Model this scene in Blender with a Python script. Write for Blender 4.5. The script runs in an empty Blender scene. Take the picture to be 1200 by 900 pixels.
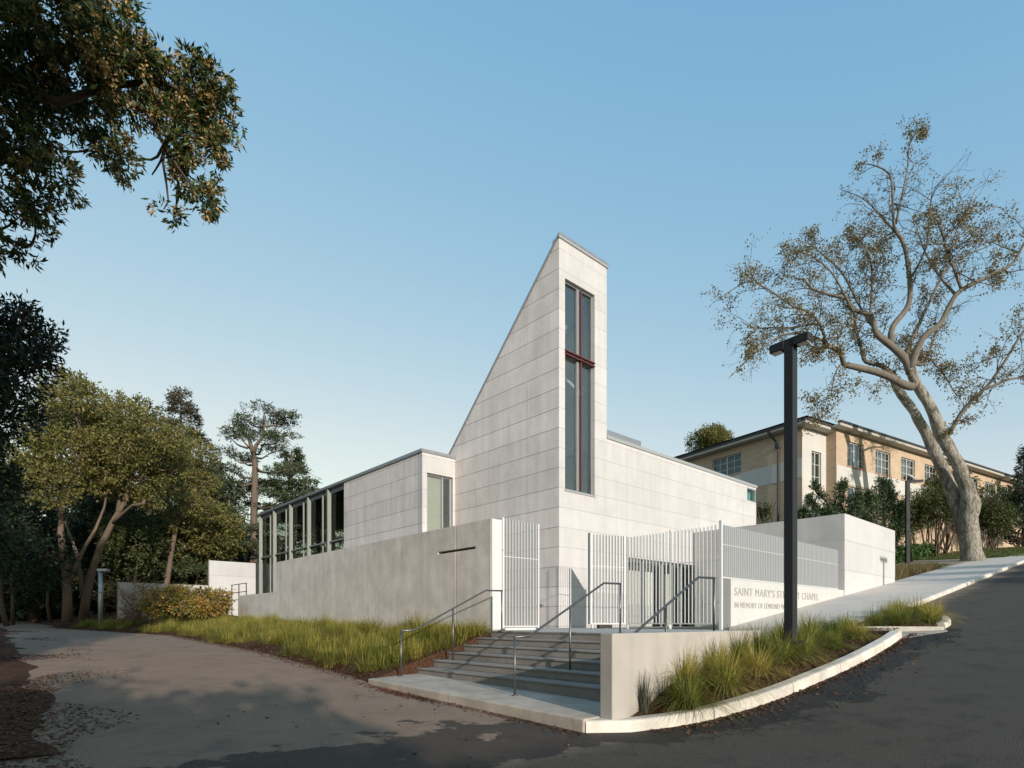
import bpy, math, random
import numpy as np
from mathutils import Vector, Matrix
random.seed(7); RNG = np.random.default_rng(11)
R = math.radians
S = bpy.context.scene
COL = S.collection
EYE = 1.35; F = 680.0; HZ = 728.0
AV = np.array((-.669, .743, 0.0)); BV = np.array((.743, .669, 0.0)); ZV = np.array((0, 0, 1.0))
def P(a, b, z): return AV * a + BV * b + ZV * z                     # street grid -> world
def W(px, py, Y): return np.array(((px - 600) / F * Y, Y, EYE + (HZ - py) / F * Y))

# ------------------------------------------------------------------ terrain
def fa(a): return float(np.interp(a, (-50, 4.6, 9.6, 16, 26, 45, 100, 700), (0, 0, .15, .5, .78, 1.08, 1.6, 5)))
def G(a, b):
    t = max(0.0, b - 5.8)
    fb = .13 * t if t < 55 else 7.15 + .03 * (t - 55)
    fb *= float(np.interp(t, (0, 1.2), (.75, 1))) if t < 1.2 else 1
    w = float(np.interp(a, (12, 26), (1, .22)))
    return fa(a) + fb * w

# ------------------------------------------------------------------ objects
def tag(o, label=None, cat=None, group=None, kind=None):
    if label: o['label'] = label
    if cat: o['category'] = cat
    if group: o['group'] = group
    if kind: o['kind'] = kind
    return o
def thing(name, label, cat, loc=(0, 0, 0), group=None, rz=0.0):
    o = bpy.data.objects.new(name, None); COL.objects.link(o)
    o.empty_display_size = .3
    o.location = loc; o.rotation_euler = (0, 0, rz)
    return tag(o, label, cat, group)
def wloc(o):
    v = np.array(o.location)
    while o.parent: o = o.parent; v = v + np.array(o.location)
    return v
def mesh_obj(name, verts, faces, mat, parent=None, smooth=False, local=False, rnd=None):
    """verts in world space (unless local); the object's origin is its thing's base"""
    verts = np.asarray(verts, dtype=np.float64).reshape(-1, 3)
    if parent is not None and not local: verts = verts - wloc(parent)
    origin = None
    if parent is None and not local and len(verts):
        origin = np.array((verts[:, 0].mean(), verts[:, 1].mean(), verts[:, 2].min())); verts = verts - origin
    me = bpy.data.meshes.new(name)
    if isinstance(faces, np.ndarray):
        n, k = faces.shape
        me.vertices.add(len(verts)); me.vertices.foreach_set('co', verts.astype(np.float32).ravel())
        me.loops.add(n * k); me.loops.foreach_set('vertex_index', faces.astype(np.int32).ravel())
        me.polygons.add(n)
        me.polygons.foreach_set('loop_start', np.arange(0, n * k, k, dtype=np.int32))
        me.polygons.foreach_set('loop_total', np.full(n, k, dtype=np.int32))
        me.update(calc_edges=True)
    else:
        me.from_pydata([tuple(v) for v in verts], [], faces); me.update()
    if rnd is not None:
        at = me.attributes.new('rnd', 'FLOAT', 'FACE'); at.data.foreach_set('value', np.asarray(rnd, dtype=np.float32))
    if smooth: me.polygons.foreach_set('use_smooth', np.ones(len(me.polygons), dtype=bool))
    me.materials.append(mat)
    o = bpy.data.objects.new(name, me); COL.objects.link(o)
    if parent is not None: o.parent = parent
    if origin is not None: o.location = origin
    return o
class MB:
    """collects shapes, builds them as one mesh object"""
    def __init__(s): s.v = []; s.f = []
    def add(s, verts, faces):
        n = len(s.v); s.v += [np.asarray(v, dtype=float) for v in verts]; s.f += [tuple(i + n for i in f) for f in faces]
    def hexa(s, p8): s.add(p8, [(0, 3, 2, 1), (4, 5, 6, 7), (0, 1, 5, 4), (1, 2, 6, 5), (2, 3, 7, 6), (3, 0, 4, 7)])
    def box(s, o, u, v, w):
        o, u, v, w = (np.asarray(x, dtype=float) for x in (o, u, v, w))
        s.hexa([o, o + u, o + u + v, o + v, o + w, o + u + w, o + u + v + w, o + v + w])
    def ab(s, a0, a1, b0, b1, z0, z1, ch=0.0):
        if ch <= 0: s.box(P(a0, b0, z0), AV * (a1 - a0), BV * (b1 - b0), ZV * (z1 - z0)); return
        s.box(P(a0, b0, z0), AV * (a1 - a0), BV * (b1 - b0), ZV * (z1 - z0 - ch))
        z = z1 - ch
        s.hexa([P(a0, b0, z), P(a1, b0, z), P(a1, b1, z), P(a0, b1, z), P(a0 + ch, b0 + ch, z1), P(a1 - ch, b0 + ch, z1), P(a1 - ch, b1 - ch, z1), P(a0 + ch, b1 - ch, z1)])
    def prism(s, poly, ext):
        n = len(poly); poly = [np.asarray(p, dtype=float) for p in poly]
        s.add(poly + [p + ext for p in poly], [tuple(range(n - 1, -1, -1)), tuple(range(n, 2 * n))] + [(i, (i + 1) % n, n + (i + 1) % n, n + i) for i in range(n)])
    def tube(s, pts, rad, n=8, cap=True):
        pts = [np.asarray(p, dtype=float) for p in pts]
        if not hasattr(rad, '__len__'): rad = [rad] * len(pts)
        base = len(s.v); prev = None
        for i, p in enumerate(pts):
            d = pts[min(i + 1, len(pts) - 1)] - pts[max(i - 1, 0)]; d = d / (np.linalg.norm(d) + 1e-9)
            if prev is None:
                h = np.array((1, 0, 0)) if abs(d[0]) < .8 else np.array((0, 1, 0))
                u = np.cross(d, h)
            else: u = prev - d * np.dot(prev, d)
            u = u / (np.linalg.norm(u) + 1e-9); prev = u; w = np.cross(d, u)
            for k in range(n):
                t = 2 * math.pi * k / n
                s.v.append(p + rad[i] * (math.cos(t) * u + math.sin(t) * w))
        for i in range(len(pts) - 1):
            for k in range(n):
                q = base + i * n
                s.f.append((q + k, q + (k + 1) % n, q + n + (k + 1) % n, q + n + k))
        if cap:
            s.f.append(tuple(base + k for k in range(n - 1, -1, -1))); q = base + (len(pts) - 1) * n
            s.f.append(tuple(q + k for k in range(n)))
    def relief(s, O, U, N, us, zs, depth, T):
        """wall face O + U*u + Z*z with recesses: depth(i,j) metres inward, None = through opening"""
        O, U, N = (np.asarray(x, dtype=float) for x in (O, U, N))
        pt = lambda u, z, d: O + U * u + ZV * z - N * d
        nu, nz = len(us) - 1, len(zs) - 1
        D = [[depth(i, j) for j in range(nz)] for i in range(nu)]
        dd = lambda i, j: T if D[i][j] is None else D[i][j]
        q = lambda *p: s.add(p, [(0, 1, 2, 3)])
        for i in range(nu):
            for j in range(nz):
                u0, u1, z0, z1 = us[i], us[i + 1], zs[j], zs[j + 1]; d = dd(i, j)
                if D[i][j] is not None:
                    q(pt(u0, z0, d), pt(u1, z0, d), pt(u1, z1, d), pt(u0, z1, d)); q(pt(u0, z0, T), pt(u0, z1, T), pt(u1, z1, T), pt(u1, z0, T))
                if i == 0 and D[i][j] is not None: q(pt(u0, z0, d), pt(u0, z1, d), pt(u0, z1, T), pt(u0, z0, T))
                if j == 0 and D[i][j] is not None: q(pt(u0, z0, d), pt(u1, z0, d), pt(u1, z0, T), pt(u0, z0, T))
                e = dd(i + 1, j) if i + 1 < nu else T
                if abs(e - d) > 1e-6: q(pt(u1, z0, d), pt(u1, z1, d), pt(u1, z1, e), pt(u1, z0, e))
                e = dd(i, j + 1) if j + 1 < nz else T
                if abs(e - d) > 1e-6: q(pt(u0, z1, d), pt(u1, z1, d), pt(u1, z1, e), pt(u0, z1, e))
    def build(s, name, mat, parent=None, smooth=False): return mesh_obj(name, s.v, s.f, mat, parent, smooth)
def knobbly(pts, rads, step=.22, amp=.07, seed=0.0):
    pts = [np.asarray(p, dtype=float) for p in pts]; P_ = [2 * pts[0] - pts[1]] + pts + [2 * pts[-1] - pts[-2]]; R_ = [rads[0]] + list(rads) + [rads[-1]]; op = []; orr = []
    from mathutils import noise as nz
    for i in range(1, len(P_) - 2):
        n = max(1, int(np.linalg.norm(P_[i + 1] - P_[i]) / step))
        for k in range(n):
            t = k / n; q = .5 * (2 * P_[i] + (P_[i + 1] - P_[i - 1]) * t + (2 * P_[i - 1] - 5 * P_[i] + 4 * P_[i + 1] - P_[i + 2]) * t * t + (3 * P_[i] - P_[i - 1] - 3 * P_[i + 1] + P_[i + 2]) * t ** 3)
            r = R_[i] + (R_[i + 1] - R_[i]) * t; op.append(q + r * amp * np.array((nz.noise(Vector((q[2] * 1.1, seed, 0))), nz.noise(Vector((q[2] * 1.1, seed, 5))), 0))); orr.append(r * (1 + amp * nz.noise(Vector((q[2] * 1.6, seed, 9))) + amp * .5 * nz.noise(Vector((q[2] * 5, seed, 3)))))
    op.append(pts[-1]); orr.append(rads[-1]); return op, orr
def unit_(v): return v / np.linalg.norm(v)
def bevel(o, w=.012, seg=2):
    m = o.modifiers.new('edge', 'BEVEL'); m.width = w; m.segments = seg; m.limit_method = 'ANGLE'; m.angle_limit = R(40)
    return o

# ------------------------------------------------------------------ materials
def new_mat(name):
    m = bpy.data.materials.new(name); m.use_nodes = True; nt = m.node_tree; nt.nodes.clear()
    out = nt.nodes.new('ShaderNodeOutputMaterial')
    return m, nt, out
class N:
    def __init__(s, nt): s.nt = nt
    def n(s, t, **kw):
        x = s.nt.nodes.new(t)
        for k, v in kw.items(): setattr(x, k, v)
        return x
    def l(s, a, b): s.nt.links.new(a, b)
    def put(s, sock, v):
        if isinstance(v, (int, float)): sock.default_value = v
        elif isinstance(v, (tuple, list)): sock.default_value = tuple(v) if len(sock.default_value) == len(v) else tuple(v) + (1,)
        else: s.l(v, sock)
    def pos(s): return s.n('ShaderNodeNewGeometry').outputs['Position']
    def obj(s): return s.n('ShaderNodeTexCoord').outputs['Object']
    def math(s, op, a, b=0.0, c=None, clamp=False):
        x = s.n('ShaderNodeMath', operation=op); x.use_clamp = clamp
        s.put(x.inputs[0], a); s.put(x.inputs[1], b)
        if c is not None: s.put(x.inputs[2], c)
        return x.outputs[0]
    def dot(s, v, d):
        x = s.n('ShaderNodeVectorMath', operation='DOT_PRODUCT'); s.put(x.inputs[0], v); x.inputs[1].default_value = tuple(d)
        return x.outputs['Value']
    def scale(s, v, k):
        x = s.n('ShaderNodeVectorMath', operation='MULTIPLY'); s.put(x.inputs[0], v); x.inputs[1].default_value = k
        return x.outputs[0]
    def noise(s, v, sc, det=4.0, rough=.55, dist=0.0):
        x = s.n('ShaderNodeTexNoise'); s.put(x.inputs['Vector'], v); x.inputs['Scale'].default_value = sc
        x.inputs['Detail'].default_value = det; x.inputs['Roughness'].default_value = rough; x.inputs['Distortion'].default_value = dist
        return x.outputs['Fac']
    def ramp(s, f, stops):
        x = s.n('ShaderNodeValToRGB'); s.put(x.inputs[0], f); e = x.color_ramp.elements
        while len(e) > 1: e.remove(e[-1])
        e[0].position = stops[0][0]; e[0].color = tuple(stops[0][1]) + (1,)
        for p, c in stops[1:]:
            k = e.new(p); k.color = tuple(c) + (1,)
        return x.outputs[0]
    def rng(s, f, a, b, c, d):
        x = s.n('ShaderNodeMapRange'); s.put(x.inputs[0], f)
        for i, v in enumerate((a, b, c, d)): x.inputs[i + 1].default_value = v
        return x.outputs[0]
    def mix(s, f, a, b, mode='MIX'):
        x = s.n('ShaderNodeMix', data_type='RGBA', blend_type=mode)
        s.put(x.inputs[0], f); s.put(x.inputs[6], a); s.put(x.inputs[7], b)
        return x.outputs[2]
    def bump(s, h, st=.3, dist=.02):
        x = s.n('ShaderNodeBump'); s.put(x.inputs['Height'], h); x.inputs['Strength'].default_value = st; x.inputs['Distance'].default_value = dist
        return x.outputs[0]
    def pbsdf(s, col, rough=.7, metal=0.0, normal=None, spec=None):
        x = s.n('ShaderNodeBsdfPrincipled'); s.put(x.inputs['Base Color'], col); s.put(x.inputs['Roughness'], rough); s.put(x.inputs['Metallic'], metal)
        if normal is not None: s.l(normal, x.inputs['Normal'])
        if spec is not None: x.inputs['Specular IOR Level'].default_value = spec
        return x.outputs[0]
def simple(name, col, rough=.5, metal=0.0, var=.06, sc=6.0, spec=None):
    m, nt, out = new_mat(name); k = N(nt)
    f = k.noise(k.pos(), sc, 5)
    c = k.mix(f, tuple(x * (1 - var) for x in col), tuple(min(1, x * (1 + var)) for x in col))
    k.l(k.pbsdf(c, k.rng(f, .3, .7, rough * .85, min(1, rough * 1.15)), metal, spec=spec), out.inputs[0]); return m
def lines(k, coord, off, step, width):
    f = k.math('FRACT', k.math('DIVIDE', k.math('SUBTRACT', coord, off), step))
    d = k.math('MINIMUM', f, k.math('SUBTRACT', 1.0, f))
    return k.rng(k.math('MULTIPLY', d, step), width * .5, width * 1.0, 1, 0)
def concrete(name, col, jz=None, ju=None, board=0.0, stain=.1, streak=.1, jdark=.35, holes=False, pit=.5, cloud=.5):
    """cast concrete; jz=(z0,dz), ju=(direction, offset, step) are the formwork joints"""
    m, nt, out = new_mat(name); k = N(nt); p = k.pos()
    big = k.noise(p, cloud, 4, .6); mid = k.noise(p, 3.0, 6, .65); fine = k.noise(p, 38, 4, .7)
    st = k.noise(k.scale(p, (3.2, 3.2, .22)), 1.3, 5, .6)
    v = k.math('ADD', k.math('MULTIPLY', k.math('SUBTRACT', big, .5), stain * 2.2), k.math('MULTIPLY', k.math('SUBTRACT', mid, .5), stain * 1.3))
    v = k.math('ADD', v, k.math('MULTIPLY', k.math('SUBTRACT', fine, .5), stain * .8))
    v = k.math('ADD', v, k.math('MULTIPLY', k.math('SUBTRACT', st, .5), streak * 2.0))
    z = k.dot(p, (0, 0, 1)); joint = None; h = k.math('MULTIPLY', fine, .25)
    if jz:
        rid = k.math('FLOOR', k.math('DIVIDE', k.math('SUBTRACT', z, jz[0]), jz[1]))
        wn = k.n('ShaderNodeTexWhiteNoise', noise_dimensions='2D')
        cb = k.n('ShaderNodeCombineXYZ'); k.put(cb.inputs[0], rid)
        if ju and jz[1] > .9: k.put(cb.inputs[1], k.math('FLOOR', k.math('DIVIDE', k.math('SUBTRACT', k.dot(p, ju[0]), ju[1]), ju[2])))
        k.l(cb.outputs[0], wn.inputs['Vector'])
        v = k.math('ADD', v, k.math('MULTIPLY', k.math('SUBTRACT', wn.outputs['Value'], .5), stain * .75))
        joint = lines(k, z, jz[0], jz[1], .022)
    if ju:
        j2 = k.math('MULTIPLY', lines(k, k.dot(p, ju[0]), ju[1], ju[2], .018), k.rng(k.noise(p, .7, 2), .42, .66, .0, .75))
        joint = j2 if joint is None else k.math('MAXIMUM', joint, j2)
    if board:
        bl = lines(k, z, 0.03, .108, .012)
        h = k.math('SUBTRACT', h, k.math('MULTIPLY', bl, .22)); v = k.math('SUBTRACT', v, k.math('MULTIPLY', bl, board))
    vs = k.n('ShaderNodeVectorMath', operation='SCALE'); vs.inputs[0].default_value = col; k.put(vs.inputs['Scale'], k.math('ADD', k.math('MULTIPLY', k.math('MINIMUM', k.math('MAXIMUM', v, -.5), .28), 1.16), 1.0)); base = vs.outputs[0]
    vo = k.n('ShaderNodeTexVoronoi'); k.l(p, vo.inputs['Vector']); vo.inputs['Scale'].default_value = 9
    pits = k.math('MULTIPLY', k.rng(vo.outputs['Distance'], .035, .06, 1, 0), k.rng(k.noise(p, 2.1, 2), .52, .6, 0, pit))
    base = k.mix(pits, base, tuple(x * .45 for x in col))
    if joint is not None:
        base = k.mix(k.math('MULTIPLY', joint, jdark * 1.6, clamp=True), base, tuple(x * .3 for x in col))
        h = k.math('SUBTRACT', h, joint)
    k.l(k.pbsdf(base, k.rng(mid, .3, .7, .68, .9), 0, k.bump(h, .35, .02), .3), out.inputs[0]); return m
JZ = (1.18, .652)
M = {}
M['tower'] = concrete('board_formed_concrete_shade_side_lightened', (.72, .635, .585), JZ, ((*AV[:2], 0), 14.6, 3.4), .008, .16, .19, .30, cloud=.8)  # chapel concrete with fill light put into the colour, for faces turned from the sun
M['chapelB'] = concrete('cast_concrete_sun_side_darkened', (.51, .485, .47), JZ, ((*BV[:2], 0), .65, 1.95), .006, .11, .12, .12, cloud=.8)  # same chapel concrete as a darker copy for the sunlit faces
M['wing'] = concrete('concrete_panels_shade_side_lightened', (.72, .635, .585), JZ, ((*AV[:2], 0), 18.79 + .9, 2.05), .005, .16, .18, .28, cloud=.8)  # lightened copy for the wing's shaded side, brightness painted in as on the tower
M['block'] = concrete('white_wall_concrete', (.52, .50, .482), (1.03, 1.05), ((*BV[:2], 0), 22.1, 2.9), .004, .09, .06, .16)
M['sign'] = concrete('pale_smooth_concrete', (.52, .50, .475), None, None, 0, .06, .05)
M['retain'] = concrete('grey_cast_concrete', (.65, .57, .505), None, ((*AV[:2], 0), 11.8 - 1.3, 1.3), 0, .26, .16, .35, cloud=1.3)
M['warm'] = concrete('warm_grey_concrete', (.40, .36, .315), None, None, 0, .16, .16)
M['kerb'] = concrete('kerb_concrete', (.62, .555, .48), None, None, 0, .44, .1, cloud=1.6)
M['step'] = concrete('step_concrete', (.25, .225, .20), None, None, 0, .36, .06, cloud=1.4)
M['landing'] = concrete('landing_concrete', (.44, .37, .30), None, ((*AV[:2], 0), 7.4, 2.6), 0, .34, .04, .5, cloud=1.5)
M['walk'] = concrete('sidewalk_concrete', (.60, .525, .46), None, ((*BV[:2], 0), 13.4, 1.5), 0, .14, .0, .18, cloud=1.2)
M['plaza'] = concrete('plaza_concrete', (.44, .41, .375), None, ((*BV[:2], 0), 8.6, 1.5), 0, .12, 0, .2)
M['brownwalk'] = concrete('brown_path_concrete', (.30, .245, .19), None, None, 0, .15, 0)
M['white'] = simple('white_powder_coat', (.60, .59, .575), .38, 0, .02)
M['silver'] = simple('pale_grey_painted_steel', (.36, .365, .36), .4, .2, .04)
M['coping'] = simple('zinc_coping', (.30, .31, .325), .45, .55, .08)
M['steel'] = simple('brushed_steel', (.17, .165, .16), .42, .85, .1, 20)
M['darksteel'] = simple('dark_bronze_paint', (.026, .026, .028), .6, 0, .12, 3, .25)
M['lens'] = simple('lamp_lens', (.52, .45, .38), .4)
M['red'] = simple('oxide_red_paint', (.115, .03, .028), .5, 0, .08)
M['alum'] = simple('grey_aluminium', (.34, .345, .35), .4, .5, .05)
M['sage'] = simple('sage_grey_painted_steel', (.25, .26, .225), .5, .1, .05)
M['black'] = simple('black_rubber', (.015, .015, .015), .6)
M['letter'] = simple('weathered_bronze_letters', (.38, .365, .34), .6, .0)
M['interior'] = simple('plaster', (.86, .84, .80), .9)
M['dkint'] = simple('dark_timber_interior', (.07, .045, .032), .7, 0, .3, 3)
M['floorint'] = simple('interior_floor', (.16, .12, .09), .5)
M['blind'] = simple('cream_blind', (.70, .68, .58), .8)
M['frost'] = simple('pale_panel', (.66, .66, .62), .6)
M['roofing'] = simple('roof_membrane', (.32, .32, .32), .8)
M['darkroof'] = simple('dark_roof_edge', (.035, .035, .038), .6)
M['soffit'] = simple('painted_soffit', (.46, .43, .375), .7)
M['stucco'] = concrete('white_stucco', (.52, .49, .445), None, None, 0, .08, .06)
M['winframe'] = simple('white_window_paint', (.42, .42, .39), .5)
M['sill'] = simple('brick_sill', (.40, .22, .13), .8)
def glass(name, tint, refl=.5, rough=.015):
    m, nt, out = new_mat(name); k = N(nt)
    t = k.n('ShaderNodeBsdfTransparent'); t.inputs[0].default_value = (*tint, 1)
    g = k.n('ShaderNodeBsdfGlossy'); g.inputs[0].default_value = (.86, .92, .92, 1); g.inputs['Roughness'].default_value = rough
    nz = k.noise(k.pos(), .9, 2); k.l(k.bump(nz, .06, .05), g.inputs['Normal'])
    fr = k.n('ShaderNodeFresnel'); fr.inputs[0].default_value = 1.5
    bf = k.n('ShaderNodeNewGeometry').outputs['Backfacing']; mx = k.n('ShaderNodeMixShader'); k.l(k.math('MULTIPLY', k.math('ADD', k.math('MULTIPLY', fr.outputs[0], .7), refl, clamp=True), k.math('SUBTRACT', 1.0, bf)), mx.inputs[0])
    k.l(t.outputs[0], mx.inputs[1]); k.l(g.outputs[0], mx.inputs[2]); k.l(mx.outputs[0], out.inputs[0]); return m
M['glass'] = glass('clear_glass', (.88, .895, .885), .38)
M['clearporch'] = glass('porch_glass', (.9, .91, .9), .04)
M['darkglass'] = glass('tinted_glass', (.55, .57, .54), .03)
M['aquaglass'] = glass('aqua_glass', (.7, .87, .87), .25)
M['skyglass'] = glass('window_glass', (.60, .64, .66), .14)
def leaf_mat(name, cols, trans=.3, rough=.5):
    m, nt, out = new_mat(name); k = N(nt)
    at = k.n('ShaderNodeAttribute', attribute_name='rnd').outputs['Fac']
    patch = k.noise(k.pos(), .8, 2)
    f = k.math('ADD', k.math('MULTIPLY', at, .75), k.math('MULTIPLY', k.math('SUBTRACT', patch, .38), .7), clamp=True)
    n = len(cols); c = k.ramp(f, [((i + .0) / (n - 1), x) for i, x in enumerate(cols)])
    b = k.pbsdf(c, rough, 0, spec=.3)
    t = k.n('ShaderNodeBsdfTranslucent'); k.l(k.mix(1.0, c, (1.25, 1.2, .6), 'MULTIPLY'), t.inputs[0])
    mx = k.n('ShaderNodeMixShader'); mx.inputs[0].default_value = trans
    k.l(b, mx.inputs[1]); k.l(t.outputs[0], mx.inputs[2]); k.l(mx.outputs[0], out.inputs[0]); return m
def bark(name, c0, c1, sc=4.0, zst=.35, st=.6):
    m, nt, out = new_mat(name); k = N(nt); p = k.scale(k.pos(), (1, 1, zst))
    f = k.noise(p, sc, 7, .65); g = k.noise(k.pos(), 1.4, 3)
    c = k.mix(k.math('MULTIPLY', f, 1.0), c0, c1); c = k.mix(k.rng(g, .4, .65, 0, .5), c, tuple(x * .6 for x in c1))
    k.l(k.pbsdf(c, .9, 0, k.bump(f, st, .06), .2), out.inputs[0]); return m
M['bark'] = bark('grey_brown_bark', (.07, .048, .034), (.21, .15, .11))
M['cedarbark'] = bark('red_brown_bark', (.075, .054, .042), (.20, .148, .115))
def mottled():
    m, nt, out = new_mat('mottled_plane_bark'); k = N(nt); p = k.scale(k.pos(), (1, 1, .45)); f = k.noise(p, 3.4, 5, .6, .6); g = k.noise(p, 9, 6, .7); b = k.noise(k.pos(), 1.1, 3)
    c = k.ramp(k.math('ADD', k.math('MULTIPLY', f, .7), k.math('MULTIPLY', g, .3)), [(.34, (.09, .075, .055)), (.42, (.17, .145, .11)), (.49, (.27, .24, .19)), (.54, (.44, .40, .33)), (.62, (.20, .175, .135)), (.7, (.34, .31, .25))])
    c = k.mix(k.rng(b, .45, .65, 0, .5), c, (.17, .145, .11)); c = k.mix(k.rng(g, .55, .62, 0, .5), c, (.09, .075, .055))
    k.l(k.pbsdf(c, .85, 0, k.bump(k.math('ADD', f, g), 1.0, .12), .2), out.inputs[0]); return m
M['palebark'] = mottled()
M['spare_bark'] = bark('mottled_pale_bark', (.11, .098, .078), (.34, .305, .25), 2.2, .7, .7)
M['darkbark'] = bark('dark_bark', (.04, .03, .022), (.13, .09, .065))
M['limbbark'] = bark('grey_limb_bark', (.075, .062, .05), (.26, .22, .175), 3, .6, .5)
M['twig'] = simple('twig', (.075, .06, .048), .9, 0, .3)
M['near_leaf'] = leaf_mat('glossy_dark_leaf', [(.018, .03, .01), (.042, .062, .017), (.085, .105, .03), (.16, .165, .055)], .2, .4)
M['flower'] = leaf_mat('tan_flower_cluster', [(.30, .17, .06), (.46, .30, .13), (.58, .42, .22)], .25, .8)
M['olive'] = leaf_mat('olive_leaf', [(.045, .055, .018), (.11, .11, .034), (.22, .19, .055), (.36, .28, .10)], .35)
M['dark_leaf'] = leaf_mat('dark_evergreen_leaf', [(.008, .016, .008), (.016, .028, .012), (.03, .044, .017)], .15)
M['cedar_leaf'] = leaf_mat('cedar_needles', [(.03, .044, .024), (.065, .082, .036), (.13, .135, .055)], .15)
M['redwood_leaf'] = leaf_mat('conifer_needles_rusty', [(.022, .030, .018), (.05, .05, .026), (.11, .065, .04)], .15)
M['plane_leaf'] = leaf_mat('dry_plane_leaf', [(.085, .085, .045), (.17, .14, .075), (.25, .17, .08), (.24, .21, .10)], .3)
M['maple_leaf'] = leaf_mat('maple_leaf', [(.09, .105, .025), (.22, .19, .04), (.33, .20, .05), (.36, .16, .055)], .3)
M['bush_leaf'] = leaf_mat('bush_leaf', [(.028, .042, .014), (.065, .08, .025), (.13, .135, .045)], .25)
M['juniper_leaf'] = leaf_mat('juniper_leaf', [(.02, .038, .018), (.042, .072, .028), (.085, .115, .04)], .15)
M['ivy_leaf'] = leaf_mat('ivy_leaf', [(.02, .05, .012), (.05, .095, .022), (.08, .13, .035)], .25)
M['grass'] = leaf_mat('grass_blade', [(.06, .09, .022), (.18, .185, .038), (.39, .32, .075), (.56, .40, .16)], .38, .5)
M['grassbed'] = leaf_mat('tuft_blade', [(.07, .10, .026), (.18, .20, .045), (.42, .34, .09), (.58, .42, .17)], .38, .5)
M['drygrass'] = leaf_mat('dry_grass_blade', [(.10, .085, .04), (.20, .15, .07), (.30, .22, .11)], .3, .6)
M['greygrass'] = leaf_mat('grey_grass_blade', [(.07, .075, .06), (.14, .135, .11), (.22, .20, .16)], .3, .6)
M['lawn'] = leaf_mat('lawn_blade', [(.06, .085, .028), (.11, .13, .045), (.18, .18, .075)], .3, .6)
M['litter'] = leaf_mat('fallen_leaf', [(.04, .018, .011), (.085, .036, .02), (.15, .065, .035), (.20, .12, .06)], .1, .8)
def soil(name, c0, c1, sc=26):
    m, nt, out = new_mat(name); k = N(nt); p = k.pos()
    v = k.n('ShaderNodeTexVoronoi'); k.l(p, v.inputs['Vector']); v.inputs['Scale'].default_value = sc
    f = k.math('MULTIPLY', k.math('ADD', v.outputs['Color'], k.noise(p, 2.0, 5)), .5)
    c = k.mix(f, c0, c1)
    k.l(k.pbsdf(c, .95, 0, k.bump(v.outputs['Distance'], .7, .04), .15), out.inputs[0]); return m
M['mulch'] = soil('bark_mulch', (.025, .014, .009), (.15, .075, .045))
M['redsoil'] = soil('leaf_strewn_soil', (.03, .016, .010), (.12, .055, .03), 18)
M['ground'] = soil('dry_earth', (.05, .045, .03), (.13, .11, .06), 8)
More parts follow.
